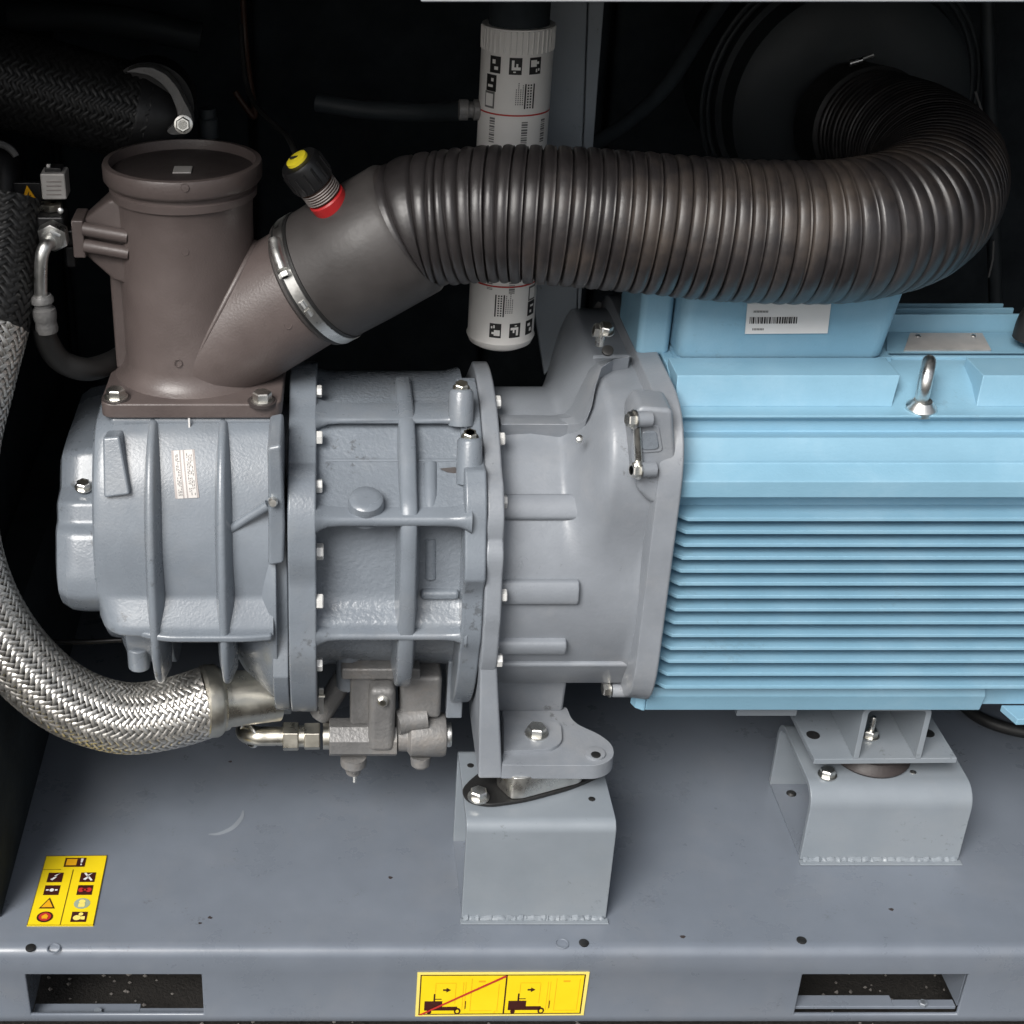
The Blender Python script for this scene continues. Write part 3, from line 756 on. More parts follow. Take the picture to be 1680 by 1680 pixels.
# oil gallery swelling right of the ring rib
g0 = [on_mid(706, v) for v in (762, 790, 815, 838)]
MB().tube([p + V(0, .004, -.002) for p in g0], .0085, 12).build('oil_gallery', 'cast_paint', ce)
g0 = [on_mid(706, v) for v in (885, 905, 930, 950)]
MB().tube([p + V(0, .003, 0) for p in g0], .0075, 12).build('oil_gallery', 'pitted_paint', ce)
p = on_mid(725, 985)
MB().box((XS(695), p.y - .006, AZ + .022), (xm1 - .006, p.y + .04, AZ + .034)).build('gallery_block', 'pitted_paint', ce, bevel=.005, seg=3)
MB().box((XS(735, 1130, .18), AY - .12, AZ - .185), (XS(762, 1130, .18), AY, AZ - .10)).build('gallery_block', 'cast_paint', ce, bevel=.002)
MB().lathe([(0, .015), (.06, .015)], (XS(572, 1110, .18), AY - .10, AZ - .150), (0, 0, 1), 18).build('boss', 'cast_paint', ce, bevel=.002)
# right flange ring with two raised hex bolts
f3 = flange_outline(.200, [(116, 36, .022), (146, 20, .022), (168, 22, .008)])
MB().prism(f3, 'x', xm1 - .006, XS(797)).build('flange', 'cast_paint', ce, bevel=.003)
for (u, v, Y, l_) in [(757, 634, .236, .04), (771, 714, .180, .05)]:
    p = P(u, v, Y=Y)
    bolt(ce, p - V(0, 0, .003), (0, -.25, 1), .0078, 'yz')
    MB().lathe([(-l_, .0145), (-.003, .0140), (0, .0125), (.001, .011)], p - V(0, 0, .004), (0, .30, 1), 20).build('bolt_boss', 'cast_paint', ce)
p = on_mid(735, 770)
MB()._add([p + V(a, b_ - .002, c) for a, b_, c in [(-.010, 0, .002), (.008, 0, .004), (.011, -.004, -.004), (.004, -.003, -.002), (-.001, -.003, -.001)]], [(0, 1, 2, 3, 4)]).build('oil_stain', 'brown_dark', ce)

# ================================================================== COUPLING HOUSING
HY, HZ = .310, .395
ch2 = thing('coupling_housing', 'light grey cast bell housing joining compressor and motor, with foot reaching down to the block', 'housing', (.27, .25, .20))
hx0, hx1 = XS(797), XS(826)
# flange towards the compressor, one piece with the vertical strip down to the foot
zft = zof(1278, .098)
def sstep(t): t = max(0, min(1, t)); return t * t * (3 - 2 * t)
fo = []
for k in range(0, 61):
    a = 75 + (262 - 75) * k / 60.0
    q = .213 + .012 * sstep((150 - a) / 6) + .012 * sstep((162 - a) / 8) * sstep((a - 128) / 8) + (.004 if 150 < a < 176 else 0)
    fo.append((HY + q * math.cos(R(a)), AZ + q * math.sin(R(a))))
fo = [p for p in fo if not (p[1] < .345)]
strip = fo + [(.107, .33), (.30, .25), (.50, .30), (.50, .48), (.44, .55)]
MB().prism(strip, 'x', hx0, hx1).build('flange', 'housing_paint', ch2, bevel=.003, seg=3)
# leg of the flange going down to the foot, getting thicker
xq = lambda u, v, Y: xof(u, v, Y)
top_ = [(hx0 + .0003, .1065, .338), (hx1 + .0005, .1065, .338), (hx1 + .0005, .27, .338), (hx0 + .0003, .27, .338)]
zfo = zof(1278, .098)
bot_ = [(xq(785, 1276, .098), .098, zfo), (xq(825, 1276, .098), .098, zfo), (xq(825, 1276, .098), .235, zfo), (xq(785, 1276, .098), .235, zfo)]
MB().loft([bot_, top_]).build('leg', 'housing_paint', ch2, bevel=.003, seg=3)
for v_ in (660, 720, 823, 977, 1083):
    br_ = .213 if v_ < 800 else .204
    a = ang(v_, br_, (HY, AZ))
    bolt(ch2, (hx1, HY + br_ * math.cos(R(a)), AZ + br_ * math.sin(R(a))), (1, 0, 0), .0078, 'steel', spin=R(a))
# barrel and bell: one surface, round at the compressor, swept up into the square motor flange
XF = XM - .003                       # motor flange face
def sqs(h, wd_, r, x, zc_=.447): return [(x, y, z) for y, z in rpoly([(.33 - wd_, zc_ - h), (.33 - wd_, zc_ + h), (.33 + wd_, zc_ + h), (.33 + wd_, zc_ - h)], r, 8)]
MB().loft([sqs(.188, .200, .10, XF - .030), sqs(.198, .214, .09, XF - .026), sqs(.200, .217, .09, XF - .002), sqs(.198, .215, .09, XF)]).build('motor_flange', 'housing_paint', ch2, bevel=.002)
FP = [(p[1], p[2]) for p in sqs(.190, .205, .10, 0)]
NB = 120
rsq = []
for k in range(NB):
    a = 2 * math.pi * k / NB; r_ = .05
    while in_poly(HY + r_ * math.cos(a), HZ + r_ * math.sin(a), FP): r_ += .0005
    rsq.append(r_)
def sstep(t): t = max(0, min(1, t)); return t * t * (3 - 2 * t)
XB0, XB1 = XS(922, 640, .24), XS(990, 640, .24)
def rad_b(a, x):
    d = math.degrees(a) % 360
    k = d / 360 * NB; i = int(k) % NB; f = k - int(k)
    rs_ = rsq[i] * (1 - f) + rsq[(i + 1) % NB] * f
    up_m = sstep((172 - d) / 34) * sstep((d - 10) / 40) if d < 200 else 0
    late = sstep((x - (XF - .038)) / .012)           # the rest flares only in front of the flange
    w_ = max(up_m * sstep((x - XB0) / (XB1 - XB0)), late * .55)
    base_ = .1825 + (.004 * sstep((hx1 + .012 - x) / .012))
    return base_ * (1 - w_) + max(base_, rs_ - .003) * w_
secs = []
NX = 44
for i in range(NX + 1):
    x = hx1 - .003 + (XF - .024 - hx1 + .003) * i / NX
    secs.append([(x, HY + rad_b(2 * math.pi * k / NB, x) * math.cos(2 * math.pi * k / NB), HZ + rad_b(2 * math.pi * k / NB, x) * math.sin(2 * math.pi * k / NB)) for k in range(NB)])
MB().loft(secs).build('barrel', 'housing_paint', ch2, sharp=60)
def in_bell(p):
    if p.x < hx1 - .003 or p.x > XF - .024: return False
    dy, dz = p.y - HY, p.z - HZ
    return math.hypot(dy, dz) < rad_b(math.atan2(dz, dy) % (2 * math.pi), p.x)
def on_bell(u, v): return hit(u, v, in_bell, .02, .6)
# raised band running along the top of the barrel and up the bell
up_ = [(817, 686), (860, 686), (905, 687), (925, 684), (937, 672), (952, 640), (966, 612), (980, 601), (1000, 598), (1030, 597), (1056, 597)]
lo_ = [(820, 712), (870, 712), (930, 712), (948, 709), (960, 700), (968, 680), (974, 650), (984, 622), (1004, 609), (1030, 605), (1056, 603)]
vs_ = []
for a_, c_ in zip(up_, lo_):
    p, q = on_bell(*a_), on_bell(*c_)
    n_ = V(0, p.y - HY, p.z - HZ).normalized(); m_ = V(0, q.y - HY, q.z - HZ).normalized()
    vs_ += [p - n_ * .008, p + n_ * .0050, p.lerp(q, .5) + (n_ + m_) / 2 * .0120, q + m_ * .0165, q - m_ * .008]
nb_ = 5; fs_ = []
for i in range(len(up_) - 1):
    for k in range(nb_): fs_.append((i * nb_ + k, i * nb_ + (k + 1) % nb_, i * nb_ + nb_ + (k + 1) % nb_, i * nb_ + nb_ + k))
fs_ += [tuple(range(nb_)), tuple(reversed(range(len(vs_) - nb_, len(vs_))))]
b = MB(); b._add(vs_, fs_); b.build('raised_band', 'housing_paint', ch2, bevel=.0022, seg=3, sharp=24)
MB().tube([on_bell(u, v) for u, v in ((972, 587), (1000, 586), (1030, 586), (1057, 585))], .0032, 8).build('edge_bead', 'housing_paint', ch2)
# longitudinal bosses on the barrel
for (v0_, u1, rs) in [(832, 960, .0150), (970, 960, .0150), (1058, 948, .011)]:
    a = ang(v0_, .1830, (HY, HZ))
    xa, xb = hx1 - .002, XS(u1)
    rr_ = .1830 - rs * .55
    o_ = V(xa, HY + rr_ * math.cos(R(a)), HZ + rr_ * math.sin(R(a)))
    er, et = V(0, math.cos(R(a)), math.sin(R(a))), V(0, -math.sin(R(a)), math.cos(R(a)))
    o_ = V(0, HY, HZ) + er * .1835
    tp_ = [o_ - et * rs * 1.15 - er * .02, o_ - et * rs * .95 + er * .0055, o_ - et * rs * .5 + er * .0085, o_ + et * rs * .5 + er * .0085, o_ + et * rs * .95 + er * .0055, o_ + et * rs * 1.15 - er * .02]
    MB().loft([[p_ + V(x_, 0, 0) for p_ in tp_] for x_ in (xa, xb)]).build('barrel_boss', 'housing_paint', ch2, bevel=.003, seg=3, sharp=50)
# lower belt: horizontal step near the bottom of the barrel
MB().prism([(HY - .150, HZ - .070), (HY - .170, HZ - .080), (HY - .164, HZ - .090), (HY - .146, HZ - .122), (HY - .125, HZ - .137), (HY, HZ - .14), (HY, HZ - .07)], 'x', hx1 - .002, XF - .026).build('lower_belt', 'housing_paint', ch2, bevel=.004, seg=3)
# flat boss with square window and two bolts on the right
def fl(pts, y0, y1, name, bev=.004, m='housing_paint', r=.006):
    q = [P(u, v, Y=y0) for u, v in pts]
    return MB().prism(rpoly([(p.x, p.z) for p in q], r, 4), 'y', y0, y1).build(name, m, ch2, bevel=bev, seg=3)
fl([(1036, 690), (1050, 668), (1104, 672), (1111, 770), (1070, 776), (1036, 778)], .121, .17, 'bolt_boss', .006)
fl([(1048, 698), (1082, 697), (1089, 742), (1050, 745)], .1195, .124, 'window_frame', .003)
fl([(1051, 708), (1078, 707), (1083, 738), (1052, 740)], .1180, .122, 'window', .004, 'cast_paint')
fl([(1040, 800), (1062, 772), (1108, 776), (1104, 820), (1070, 832)], .119, .16, 'bolt_boss', .008, r=.012)
for (u, v) in [(1041, 688), (1048, 771)]:
    p = P(u, v, Y=.114)
    bolt(ch2, p, (-1, -.25, .1), .0084, 'zinc', spin=.3)
    MB().lathe([(-.018, .0085), (.0, .0085)], p, (-1, -.25, .1), 16).build('bolt_seat', 'housing_paint', ch2)
MB().lathe([(0, .0042), (.045, .0042)], P(1045, 700, Y=.117), P(1048, 765, Y=.117) - P(1045, 700, Y=.117), 10).build('stud', 'zinc', ch2)
# top bolt on the bell and its hole
p = P(986, 546, Y=.262)
MB().lathe([(-.016, .005), (.005, .005)], p, (0, -.2, 1), 12).build('stud', 'zinc', ch2)
bolt(ch2, p + V(0, 0, .002), (-1, 0, .2), .0085, 'zinc'); bolt(ch2, p + V(0.004, 0, .002), (0.1, -.3, 1), .0085, 'zinc')
p = P(997, 575, Y=.246); MB().lathe([(-.002, .0065), (.001, .0065), (.0014, .005)], p, (0, -.6, .8), 16).build('bolt_hole', 'black_rubber', ch2)
p = P(950, 722, Y=.175); MB().lathe([(0, .004), (.006, .0038), (.007, .002)], p, (0, -.6, .8), 12).build('grease_nipple', 'zinc', ch2)
# lower bolt at the motor flange
bolt(ch2, P(1000, 1130, Y=.17), (-1, -.1, 0), .0085, 'zinc')
MB().lathe([(0, .009), (.04, .009)], P(1003, 1132, Y=.17), (1, 0, 0), 14).build('bolt_boss', 'housing_paint', ch2, bevel=.002)
# foot: plate with rounded ear, back wall, step and pad
zt2 = zof(1255, .098)
fx = lambda u, v: P(u, v, Z=zt2)
pts = [fx(824, 1255), fx(985, 1256), fx(1008, 1243), fx(1006, 1222), fx(985, 1205), fx(940, 1185), fx(930, 1160), fx(824, 1160)]
poly = rpoly([(p.x, p.y) for p in pts], [.001, .018, .018, .016, .03, .02, .004, .001], 6)
MB().prism(poly, 'z', zft + .0005, zt2).build('foot', 'housing_paint', ch2, bevel=.004, seg=3)
MB().prism([(fx(820, 1165).y, zt2 - .002), (fx(820, 1165).y - .003, zt2 + .003), (.192, .262), (.30, .27), (.30, zt2)], 'x', hx1 + .001, xof(926, 1150, .20)).build('foot_wall', 'housing_paint', ch2, bevel=.004, seg=3)
pp = [fx(826, 1238), fx(905, 1234), fx(922, 1222), fx(920, 1190), fx(826, 1180)]
MB().prism(rpoly([(p.x, p.y) for p in pp], [.001, .012, .012, .012, .001], 4), 'z', zt2 - .001, zt2 + .005).build('foot_pad', 'housing_paint', ch2, bevel=.003, seg=3)
bolt(ch2, P(880, 1204, Z=zt2 + .005), (0, 0, 1), .0115, 'zinc', spin=.4)
p = fx(976, 1238); MB().lathe([(-.001, .0125), (.003, .012), (.0035, .0085)], p, (0, 0, 1), 24).build('ear_boss', 'housing_paint', ch2)
p = p + V(0, -.005, 0.0036); MB().lathe([(-.001, .0058), (.0006, .0058), (.0009, .005)], p, (0, 0, 1), 16).build('bolt_hole', 'black_rubber', ch2)
# ================================================================== INTAKE TOWER (brown casting)
TY = .305
tw = thing('intake_valve', 'brown cast intake tower with round dark lid and slanting branch pipe on the compressor', 'intake valve', (xof(305, 690, .2), TY, .6035))
zF0, zF1 = .604, .622
pf = [P(165, 690, Y=.203), P(462, 690, Y=.203)]
fx0, fx1 = pf[0].x, pf[1].x
fl_ = rpoly([(fx0, .2035), (fx1, .2035), (fx1 + .004, .405), (fx0 + .003, .405)], .016, 5)
MB().prism(fl_, 'z', zF0, zF1).build('base_flange', 'brown_casting', tw, bevel=.0025, seg=3)
TX = P(308, 450, Y=TY).x
tc = V(TX, TY, 0)
zr = zof(262, TY)
MB().lathe([(zF1 - .004, .094), (zF1 + .003, .085), (zF1 + .010, .079), (zF1 + .022, .0755), (zr - .060, .0755), (zr - .042, .0760), (zr - .038, .0775), (zr - .0365, .0805), (zr - .0285, .0812), (zr - .0270, .0785), (zr - .0235, .0785), (zr - .0205, .0845), (zr - .017, .0868), (zr - .003, .0872), (zr, .0860), (zr + .0005, .0800), (zr - .004, .0790), (zr - .010, .0785), (zr - .02, .078)],
           tc, (0, 0, 1), 72, cap=False).build('body', 'brown_casting', tw)
lid = MB().lathe([(zr - .018, .0785), (zr - .010, .0782), (zr - .009, .074), (zr - .0092, .02), (zr - .0092, 0.0005)], tc, (0, 0, 1), 64).build('lid', 'brown_dark', tw)
p = V(TX + .001, TY - .010, zr - .009)
MB().box((p.x - .010, p.y - .012, p.z), (p.x + .010, p.y + .012, p.z + .0016)).build('data_tag', 'plate_alloy', lid, bevel=.0005)
# back web seen left of the tower
MB().prism([(P(193, 620, Y=.30).x, .296), (P(193, 620, Y=.30).x, .345), (TX - .05, .345), (TX - .05, .296)], 'z', zF1 + .001, zof(330, .31)).build('web', 'brown_casting', tw, bevel=.004, seg=3)
for u, v in [(190, 655), (430, 660)]:
    q = P(u, v, Z=zF1)
    bolt(tw, V(q.x, q.y + .004, zF1), (0, 0, 1), .0108, 'zinc', spin=u)
    MB().lathe([(-.003, .0165), (.0004, .0165), (.0007, .0150)], V(q.x, q.y + .004, zF1), (0, 0, 1), 24).build('bolt_seat', 'brown_dark', tw)
# paint mark on the flange front
MB().box((P(310, 690, Y=.2).x - .0012, .2019, zof(705, .203)), (P(310, 690, Y=.2).x + .0008, .2034, zof(686, .203))).build('paint_mark', 'print_white', tw)
# branch pipe, slanting up to the right and slightly forward
pA, pB = P(308, 586, Y=TY), P(520, 458, Y=.288)
ax = (pB - pA).normalized()
BL = (pB - pA).length
br_r = lambda s: .0738 - .0038 * min(1, s / BL)
MB().lathe([(0, .0738), (BL * .5, .0719), (BL, .0700), (BL + .01, .0700)], pA, ax, 72).build('branch_pipe', 'brown_casting', tw)
# rounded blend where the branch leaves the upright
n1 = ax.orthogonal().normalized(); n2 = ax.cross(n1)
loop = []
for k in range(96):
    a = 2 * math.pi * k / 96
    d = n1 * math.cos(a) + n2 * math.sin(a)
    s_ = 0.0
    while s_ < BL:
        q = pA + ax * s_ + d * br_r(s_)
        if math.hypot(q.x - TX, q.y - TY) > .0757: break
        s_ += .0005
    if q.z > zF1 + .034: loop.append((a, q - d * .0020))
    else: loop.append((a, None))
st_ = next(i for i in range(96) if loop[i][1] is None) if any(l[1] is None for l in loop) else 0
pts = [loop[(st_ + i) % 96][1] for i in range(96)]
pts = [p for p in pts if p is not None]
MB().tube(pts, [.0004 + .0050 * math.sin(math.pi * (i + .5) / len(pts)) ** .6 for i in range(len(pts))], 10).build('blend_fillet', 'brown_casting', tw)
# side funnel bracket on the left
sb = []
for x_, h_, w_ in [(P(210, 380, Y=.30).x, .050, .03), (P(188, 380, Y=.30).x, .046, .028), (P(143, 380, Y=.30).x, .021, .018)]:
    zc_ = zof(383, .30)
    sb.append([(x_, y, z) for y, z in rpoly([(.30 - w_, zc_ - h_), (.30 - w_, zc_ + h_), (.30 + w_, zc_ + h_), (.30 + w_, zc_ - h_)], .006, 3)])
MB().loft(sb).build('side_funnel', 'brown_casting', tw, bevel=.002)
for dz in (-.013, .006):
    MB().tube([V(P(138, 380, Y=.27).x, .268, zof(383, .27) + dz), V(P(212, 390, Y=.27).x, .262, zof(390, .27) + dz - .002)], .0075, 12).build('funnel_rib', 'brown_casting', tw)
# cast numerals: small rings and dots in relief
for (u, v, Y) in [(303, 308, TY - .0868), (303, 413, TY - .0752), (292, 596, TY - .0768)]:
    q = P(u, v, Y=Y)
    MB().torus(q, (0, -1, .05), .0042, .0005, 20, 6).build('cast_mark', 'brown_casting', tw)
q0 = pA.lerp(pB, .78)
MB().torus(q0 + V(.002, -.0705, -.006), (0, -1, 0), .0042, .0005, 20, 6).build('cast_mark', 'brown_casting', tw)

# ================================================================== BIG CORRUGATED HOSE
hz = thing('corrugated_hose', 'big dark ribbed suction hose bending back over the blue motor', 'hose', tuple(P(1000, 360, Y=.25)))
pC, pD = pB - ax * .012, P(672, 372, Y=.262)
axc = (pD - pC).normalized()
Lc = (pD - pC).length
MB().lathe([(0, .0735), (.003, .0765), (Lc * .5, .0775), (Lc - .004, .0765), (Lc + .004, .071), (Lc + .006, .060)], pC, axc, 64).build('cuff', 'cuff_rubber', hz)
HP = [pD - axc * .012, pD + axc * .012, P(730, 358, Y=.255), P(800, 352, Y=.246), P(900, 354, Y=.235), P(1050, 366, Y=.228), P(1200, 379, Y=.222), P(1340, 382, Y=.222),
      P(1425, 374, Y=.233), P(1494, 354, Y=.27), P(1528, 322, Y=.34), P(1538, 288, Y=.42), P(1524, 258, Y=.51), P(1490, 234, Y=.60), P(1448, 217, Y=.68), P(1416, 207, Y=.74)]
path, L = resample(catmull(HP, 14), .0012)
NR = 76
rh = random.Random(21)
wts = []
for i in range(NR):
    f = i / (NR - 1)
    wts.append((.74 + .36 * min(1, f / .22) - .12 * max(0, (f - .6) / .4)) * rh.uniform(.95, 1.05))
tot = sum(wts); edge = [0.0]
for w_ in wts: edge.append(edge[-1] + w_ / tot)
amp = [rh.uniform(.88, 1.1) for _ in range(NR)]
rad = []; j_ = 0
for i in range(len(path)):
    f = i / (len(path) - 1)
    while j_ < NR - 1 and f > edge[j_ + 1]: j_ += 1
    t = min(1, max(0, (f - edge[j_]) / (edge[j_ + 1] - edge[j_])))
    # each corrugation: wide flat crown, sharp little lip, narrow groove
    if t < .76: q = .0668 + .0026 * amp[j_] * math.sin(math.pi * (.12 + .80 * t / .76)) ** .6
    elif t < .86: q = .0672 + .0018 * amp[j_] * math.sin(math.pi * (t - .76) / .10)
    else: q = .0668 - .0036 * math.sin(math.pi * (t - .86) / .14)
    rad.append(q * (1.03 + .09 * min(1, f * 1.6)))
MB().tube(path, rad, 72).build('corrugated_tube', 'hose_rubber', hz, sharp=62)
MB().lathe([(0, .074), (.004, .082), (.07, .082), (.075, .078)], path[-1] - (path[-1] - path[-12]).normalized() * .03, (path[-1] - path[-12]), 48).build('end_cuff', 'black_rubber', hz)
# hose clamp (steel band) on the cuff
hc = thing('hose_clamp', 'shiny steel band clamp with screw round the cuff of the branch pipe', 'hose clamp', tuple(pC + axc * .02))
o = pC + axc * .010
MB().lathe([(0, .0775), (.0005, .0788), (.0125, .0788), (.013, .0775)], o, axc, 72, cap=False).build('band', 'steel', hc)
MB().lathe([(-.0035, .0772), (-.0030, .0780), (.0165, .0780), (.017, .0772)], o, axc, 72, cap=False).build('liner', 'black_rubber', hc)
perp = (V(0, -1, 0) - axc * axc.dot(V(0, -1, 0))).normalized(); upv = axc.cross(perp) * -1
if upv.z < 0: upv = -upv
def onring(a, r, d): return o + axc * d + (perp * math.cos(R(a)) + upv * math.sin(R(a))) * r
MB().tube([onring(36, .084, .006), onring(50, .084, .006), onring(62, .084, .006)], .0072, 14).build('screw_housing', 'steel', hc)
bolt(hc, onring(34, .084, .006), onring(30, .084, .006) - onring(40, .084, .006), .0065, 'steel')
for a in (-2, 6):
    MB().tube([onring(a - 3, .0795, .006), onring(a + 3, .0795, .006)], .0035, 8).build('band_seam', 'steel', hc)
# service indicator with red ring and yellow cap
ipos = P(543, 335, Y=.252); itop = P(489, 264, Y=.240)
iax = (itop - ipos).normalized()
Li = (itop - ipos).length
ind = thing('service_indicator', 'small black service indicator with yellow button and red ring on the hose cuff', 'indicator', tuple(ipos))
MB().lathe([(-.012, .019), (.0, .0205), (.0095, .0208), (.0112, .0195)], ipos, iax, 32).build('ring', 'rust_red', ind)
MB().lathe([(.0117, .0185), (.015, .0195), (.028, .0195), (.030, .018)], ipos, iax, 32).build('window', 'wire_brown', ind)
for k in range(5):
    MB().torus(ipos + iax * (.0150 + k * .003), iax, .0196, .0009, 36, 6).build('scale_line', 'plate_stripe', ind)
MB().lathe([(.0302, .0200), (.032, .0225), (Li - .004, .0228), (Li, .0205), (Li + .001, .012)], ipos, iax, 32).build('body', 'black_plastic', ind)
for k in range(14):
    a = 2 * math.pi * k / 14
    n_ = iax.orthogonal().normalized(); b_ = iax.cross(n_)
    d = n_ * math.cos(a) + b_ * math.sin(a)
    MB().tube([ipos + iax * .034 + d * .0224, ipos + iax * (Li - .006) + d * .0227], .0014, 6).build('grip_ridge', 'black_plastic', ind)
MB().lathe([(Li + .0005, .0125), (Li + .004, .012), (Li + .005, .009)], ipos, iax, 28).build('button', 'yellow_cap', ind)
q = ipos + iax * (Li + .0052)
MB().tube([q - V(.006, 0, .001), q + V(.003, 0, .0005)], .0014, 6).build('button_mark', 'black_plastic', ind)
cw = thing('cable', 'thin black cable hanging down to the service indicator', 'cable', tuple(P(480, 240, Y=.33)))
MB().tube(catmull([P(395, 40, Y=.55), P(400, 110, Y=.52), P(412, 160, Y=.48), P(440, 195, Y=.42), P(470, 222, Y=.36), P(486, 255, Y=.285)], 8), .0032, 10).build('sheath', 'black_rubber', cw)

# ================================================================== OIL FILTER
FY = .42
fb, ft_ = P(818, 588, Y=FY - .04), P(850, 45, Y=FY - .04)
fxc = P(820, 560, Y=FY).x
zb_, zt_ = fb.z + .004, zof(38, FY)
FR = .0405
of = thing('oil_filter', 'long white spin-on filter canister with black pictograms, behind the ribbed hose', 'filter', (fxc, FY, zb_))
MB().lathe([(zb_, .012), (zb_ + .001, .030), (zb_ + .006, .0385), (zb_ + .014, .042), (zb_ + .018, .0405), (zt_ - .002, .0405), (zt_, .041)], V(fxc, FY, 0), (0, 0, 1), 48).build('canister', 'filter_white', of)
fl = MB()
for k in range(40):
    a = 2 * math.pi * k / 40
    fl.tube([V(fxc + .0405 * math.cos(a), FY + .0405 * math.sin(a), zt_ - .026), V(fxc + .0407 * math.cos(a), FY + .0407 * math.sin(a), zt_ - .002)], .0011, 6)
fl.build('grip_flutes', 'filter_white', of)
MB().lathe([(zt_, .034), (zt_ + .05, .034), (zt_ + .052, .03)], V(fxc, FY, 0), (0, 0, 1), 32).build('filter_head', 'foam', of)
MB().lathe([(0, .012), (.010, .012), (.011, .009), (.016, .009), (.017, .012), (.024, .012)], P(793, 180, Y=FY) - V(.028, 0, 0), (1, 0, 0), 18).build('drain_plug', 'dull_alloy', of)
def cyl_patch(b, a0, a1, z0, z1, r, mi=0, n=4):
    vs_ = []
    for k in range(n + 1):
        a = R(a0 + (a1 - a0) * k / n)
        vs_ += [V(fxc + r * math.sin(a), FY - r * math.cos(a), z0), V(fxc + r * math.sin(a), FY - r * math.cos(a), z1)]
    b._add(vs_, [(2 * k, 2 * k + 2, 2 * k + 3, 2 * k + 1) for k in range(n)], mi)
RP = FR + .0004
def zv(v): return zof(v, FY - .04)
for v in (190, 471):
    rs = MB(); cyl_patch(rs, -170, 170, zv(v + 1.3), zv(v - 1.3), RP, n=48); rs.build('red_stripe', 'print_red', of)
def icon(cx_, zc_, kind, flip):
    d = MB(); hw = 10.0; hh = .0092
    cyl_patch(d, cx_ - hw, cx_ + hw, zc_ - hh, zc_ + hh, RP)
    o_ = d.build('pictogram', 'print_black' if kind != 5 else 'print_grey', of)
    e = MB(); s_ = -1 if flip else 1
    def rc(a, b_, c, d_): 
        za, zb2 = zc_ + s_ * c * hh, zc_ + s_ * d_ * hh
        cyl_patch(e, cx_ + s_ * a * hw if s_ > 0 else cx_ + s_ * b_ * hw, cx_ + s_ * b_ * hw if s_ > 0 else cx_ + s_ * a * hw, min(za, zb2), max(za, zb2), RP + .0003, n=2)
    if kind == 0: rc(-.8, .2, -.1, .7); rc(.2, .6, .2, .5); rc(.1, .35, -.75, -.35); rc(.5, .75, -.6, -.3)
    elif kind == 1: rc(-.6, -.2, -.1, .7); rc(-.6, .8, -.45, -.1); rc(.1, .4, -.1, .3); rc(-.3, .1, -.75, -.6)
    elif kind == 2: rc(-.5, .1, .1, .6); rc(-.1, .6, -.6, -.2)
    elif kind == 3: rc(-.6, .4, -.5, -.2); rc(.0, .5, .2, .6)
    elif kind == 5: rc(-.75, .75, -.75, .75)
    else: rc(-.6, .6, -.6, .3)
    e.build('symbol', 'filter_white', o_)
zi = zv(109)
for cx_, k in [(24, 0), (-8, 1), (-42, 2)]: icon(cx_, zi, k, False)
icon(-48, zv(140), 3, False); icon(-50, zv(168), 5, False)
zi2 = zv(543)
for cx_, k in [(-16, 0), (18, 1), (50, 2)]: icon(cx_, zi2, k, True)
icon(52, zv(512), 3, True); icon(52, zv(487), 5, True)
def vtext(cx_, v0_, v1_, flip):
    s_ = -1 if flip else 1
    b = MB(); b2 = MB()
    for dx in (0, -14): cyl_patch(b, cx_ + s_ * dx - 1.2, cx_ + s_ * dx + 1.2, zv(v1_), zv(v0_), RP, n=1)
    rr = random.Random(5)
    for dx in (-5.0, -9.5):
        for k in range(9):
            z = zv(v1_) + (zv(v0_) - zv(v1_)) * (k + .2) / 9
            cyl_patch(b, cx_ + s_ * dx - 1.3, cx_ + s_ * dx + 1.3, z, z + abs(zv(v0_) - zv(v1_)) / 15, RP, n=1)
    for dx in (-18, -21.5, -25, -28.5):
        n_ = 8 + rr.randint(-2, 3)
        for k in range(n_):
            z = zv(v1_) + (zv(v0_) - zv(v1_)) * (k + .2) / 12 + .004
            cyl_patch(b2, cx_ + s_ * dx - .8, cx_ + s_ * dx + .8, z, z + abs(zv(v0_) - zv(v1_)) / 19, RP, n=1)
    b.build('text_block', 'print_black', of); b2.build('small_print', 'print_grey', of)
vtext(24, 138, 179, False); vtext(-18, 484, 520, True)
rr = random.Random(11)
for (cx_, v_) in [(-42, 215), (12, 215), (48, 215), (-30, 455), (8, 460)]:
    bc = MB()
    z = zv(v_ + 22)
    while z < zv(v_ - 16):
        h_ = rr.choice([.0008, .0014, .0022])
        cyl_patch(bc, cx_ - 5, cx_ + 5, z, z + h_, RP, n=1); z += h_ + rr.choice([.0009, .0015])
    bc.build('barcode', 'print_grey', of)

# ================================================================== UPRIGHT POST
po = thing('support_post', 'dark grey painted upright post behind the white filter, cut to a slanted foot', 'post', tuple(P(930, 600, Y=.52)))
PYY = .475
a = [P(872, 462, Y=PYY), P(905, -60, Y=PYY)]
pts = [P(905, -40, Y=PYY), P(966, -40, Y=PYY), P(945, 555, Y=PYY), P(893, 617, Y=PYY), P(868, 462, Y=PYY)]
MB().prism([(p.x, p.z) for p in pts], 'y', PYY, PYY + .012).build('web', 'block_paint', po, bevel=.002)
q = [P(966, -40, Y=PYY), P(993, -40, Y=PYY), P(948, 545, Y=PYY), P(945, 555, Y=PYY)]
MB().prism([(p.x + .0005, p.z) for p in q], 'y', PYY - .004, PYY + .06).build('edge_flange', 'block_paint', po, bevel=.002)
cb = thing('cable', 'black cable running down slantwise behind the grey post and the housing', 'cable', tuple(P(1000, 200, Y=.6)))
MB().tube(catmull([P(1230, -60, Y=.62), P(1160, 40, Y=.62), P(1090, 145, Y=.62), P(1010, 215, Y=.60), P(940, 250, Y=.58)], 8), .010, 12).build('sheath', 'foam', cb)
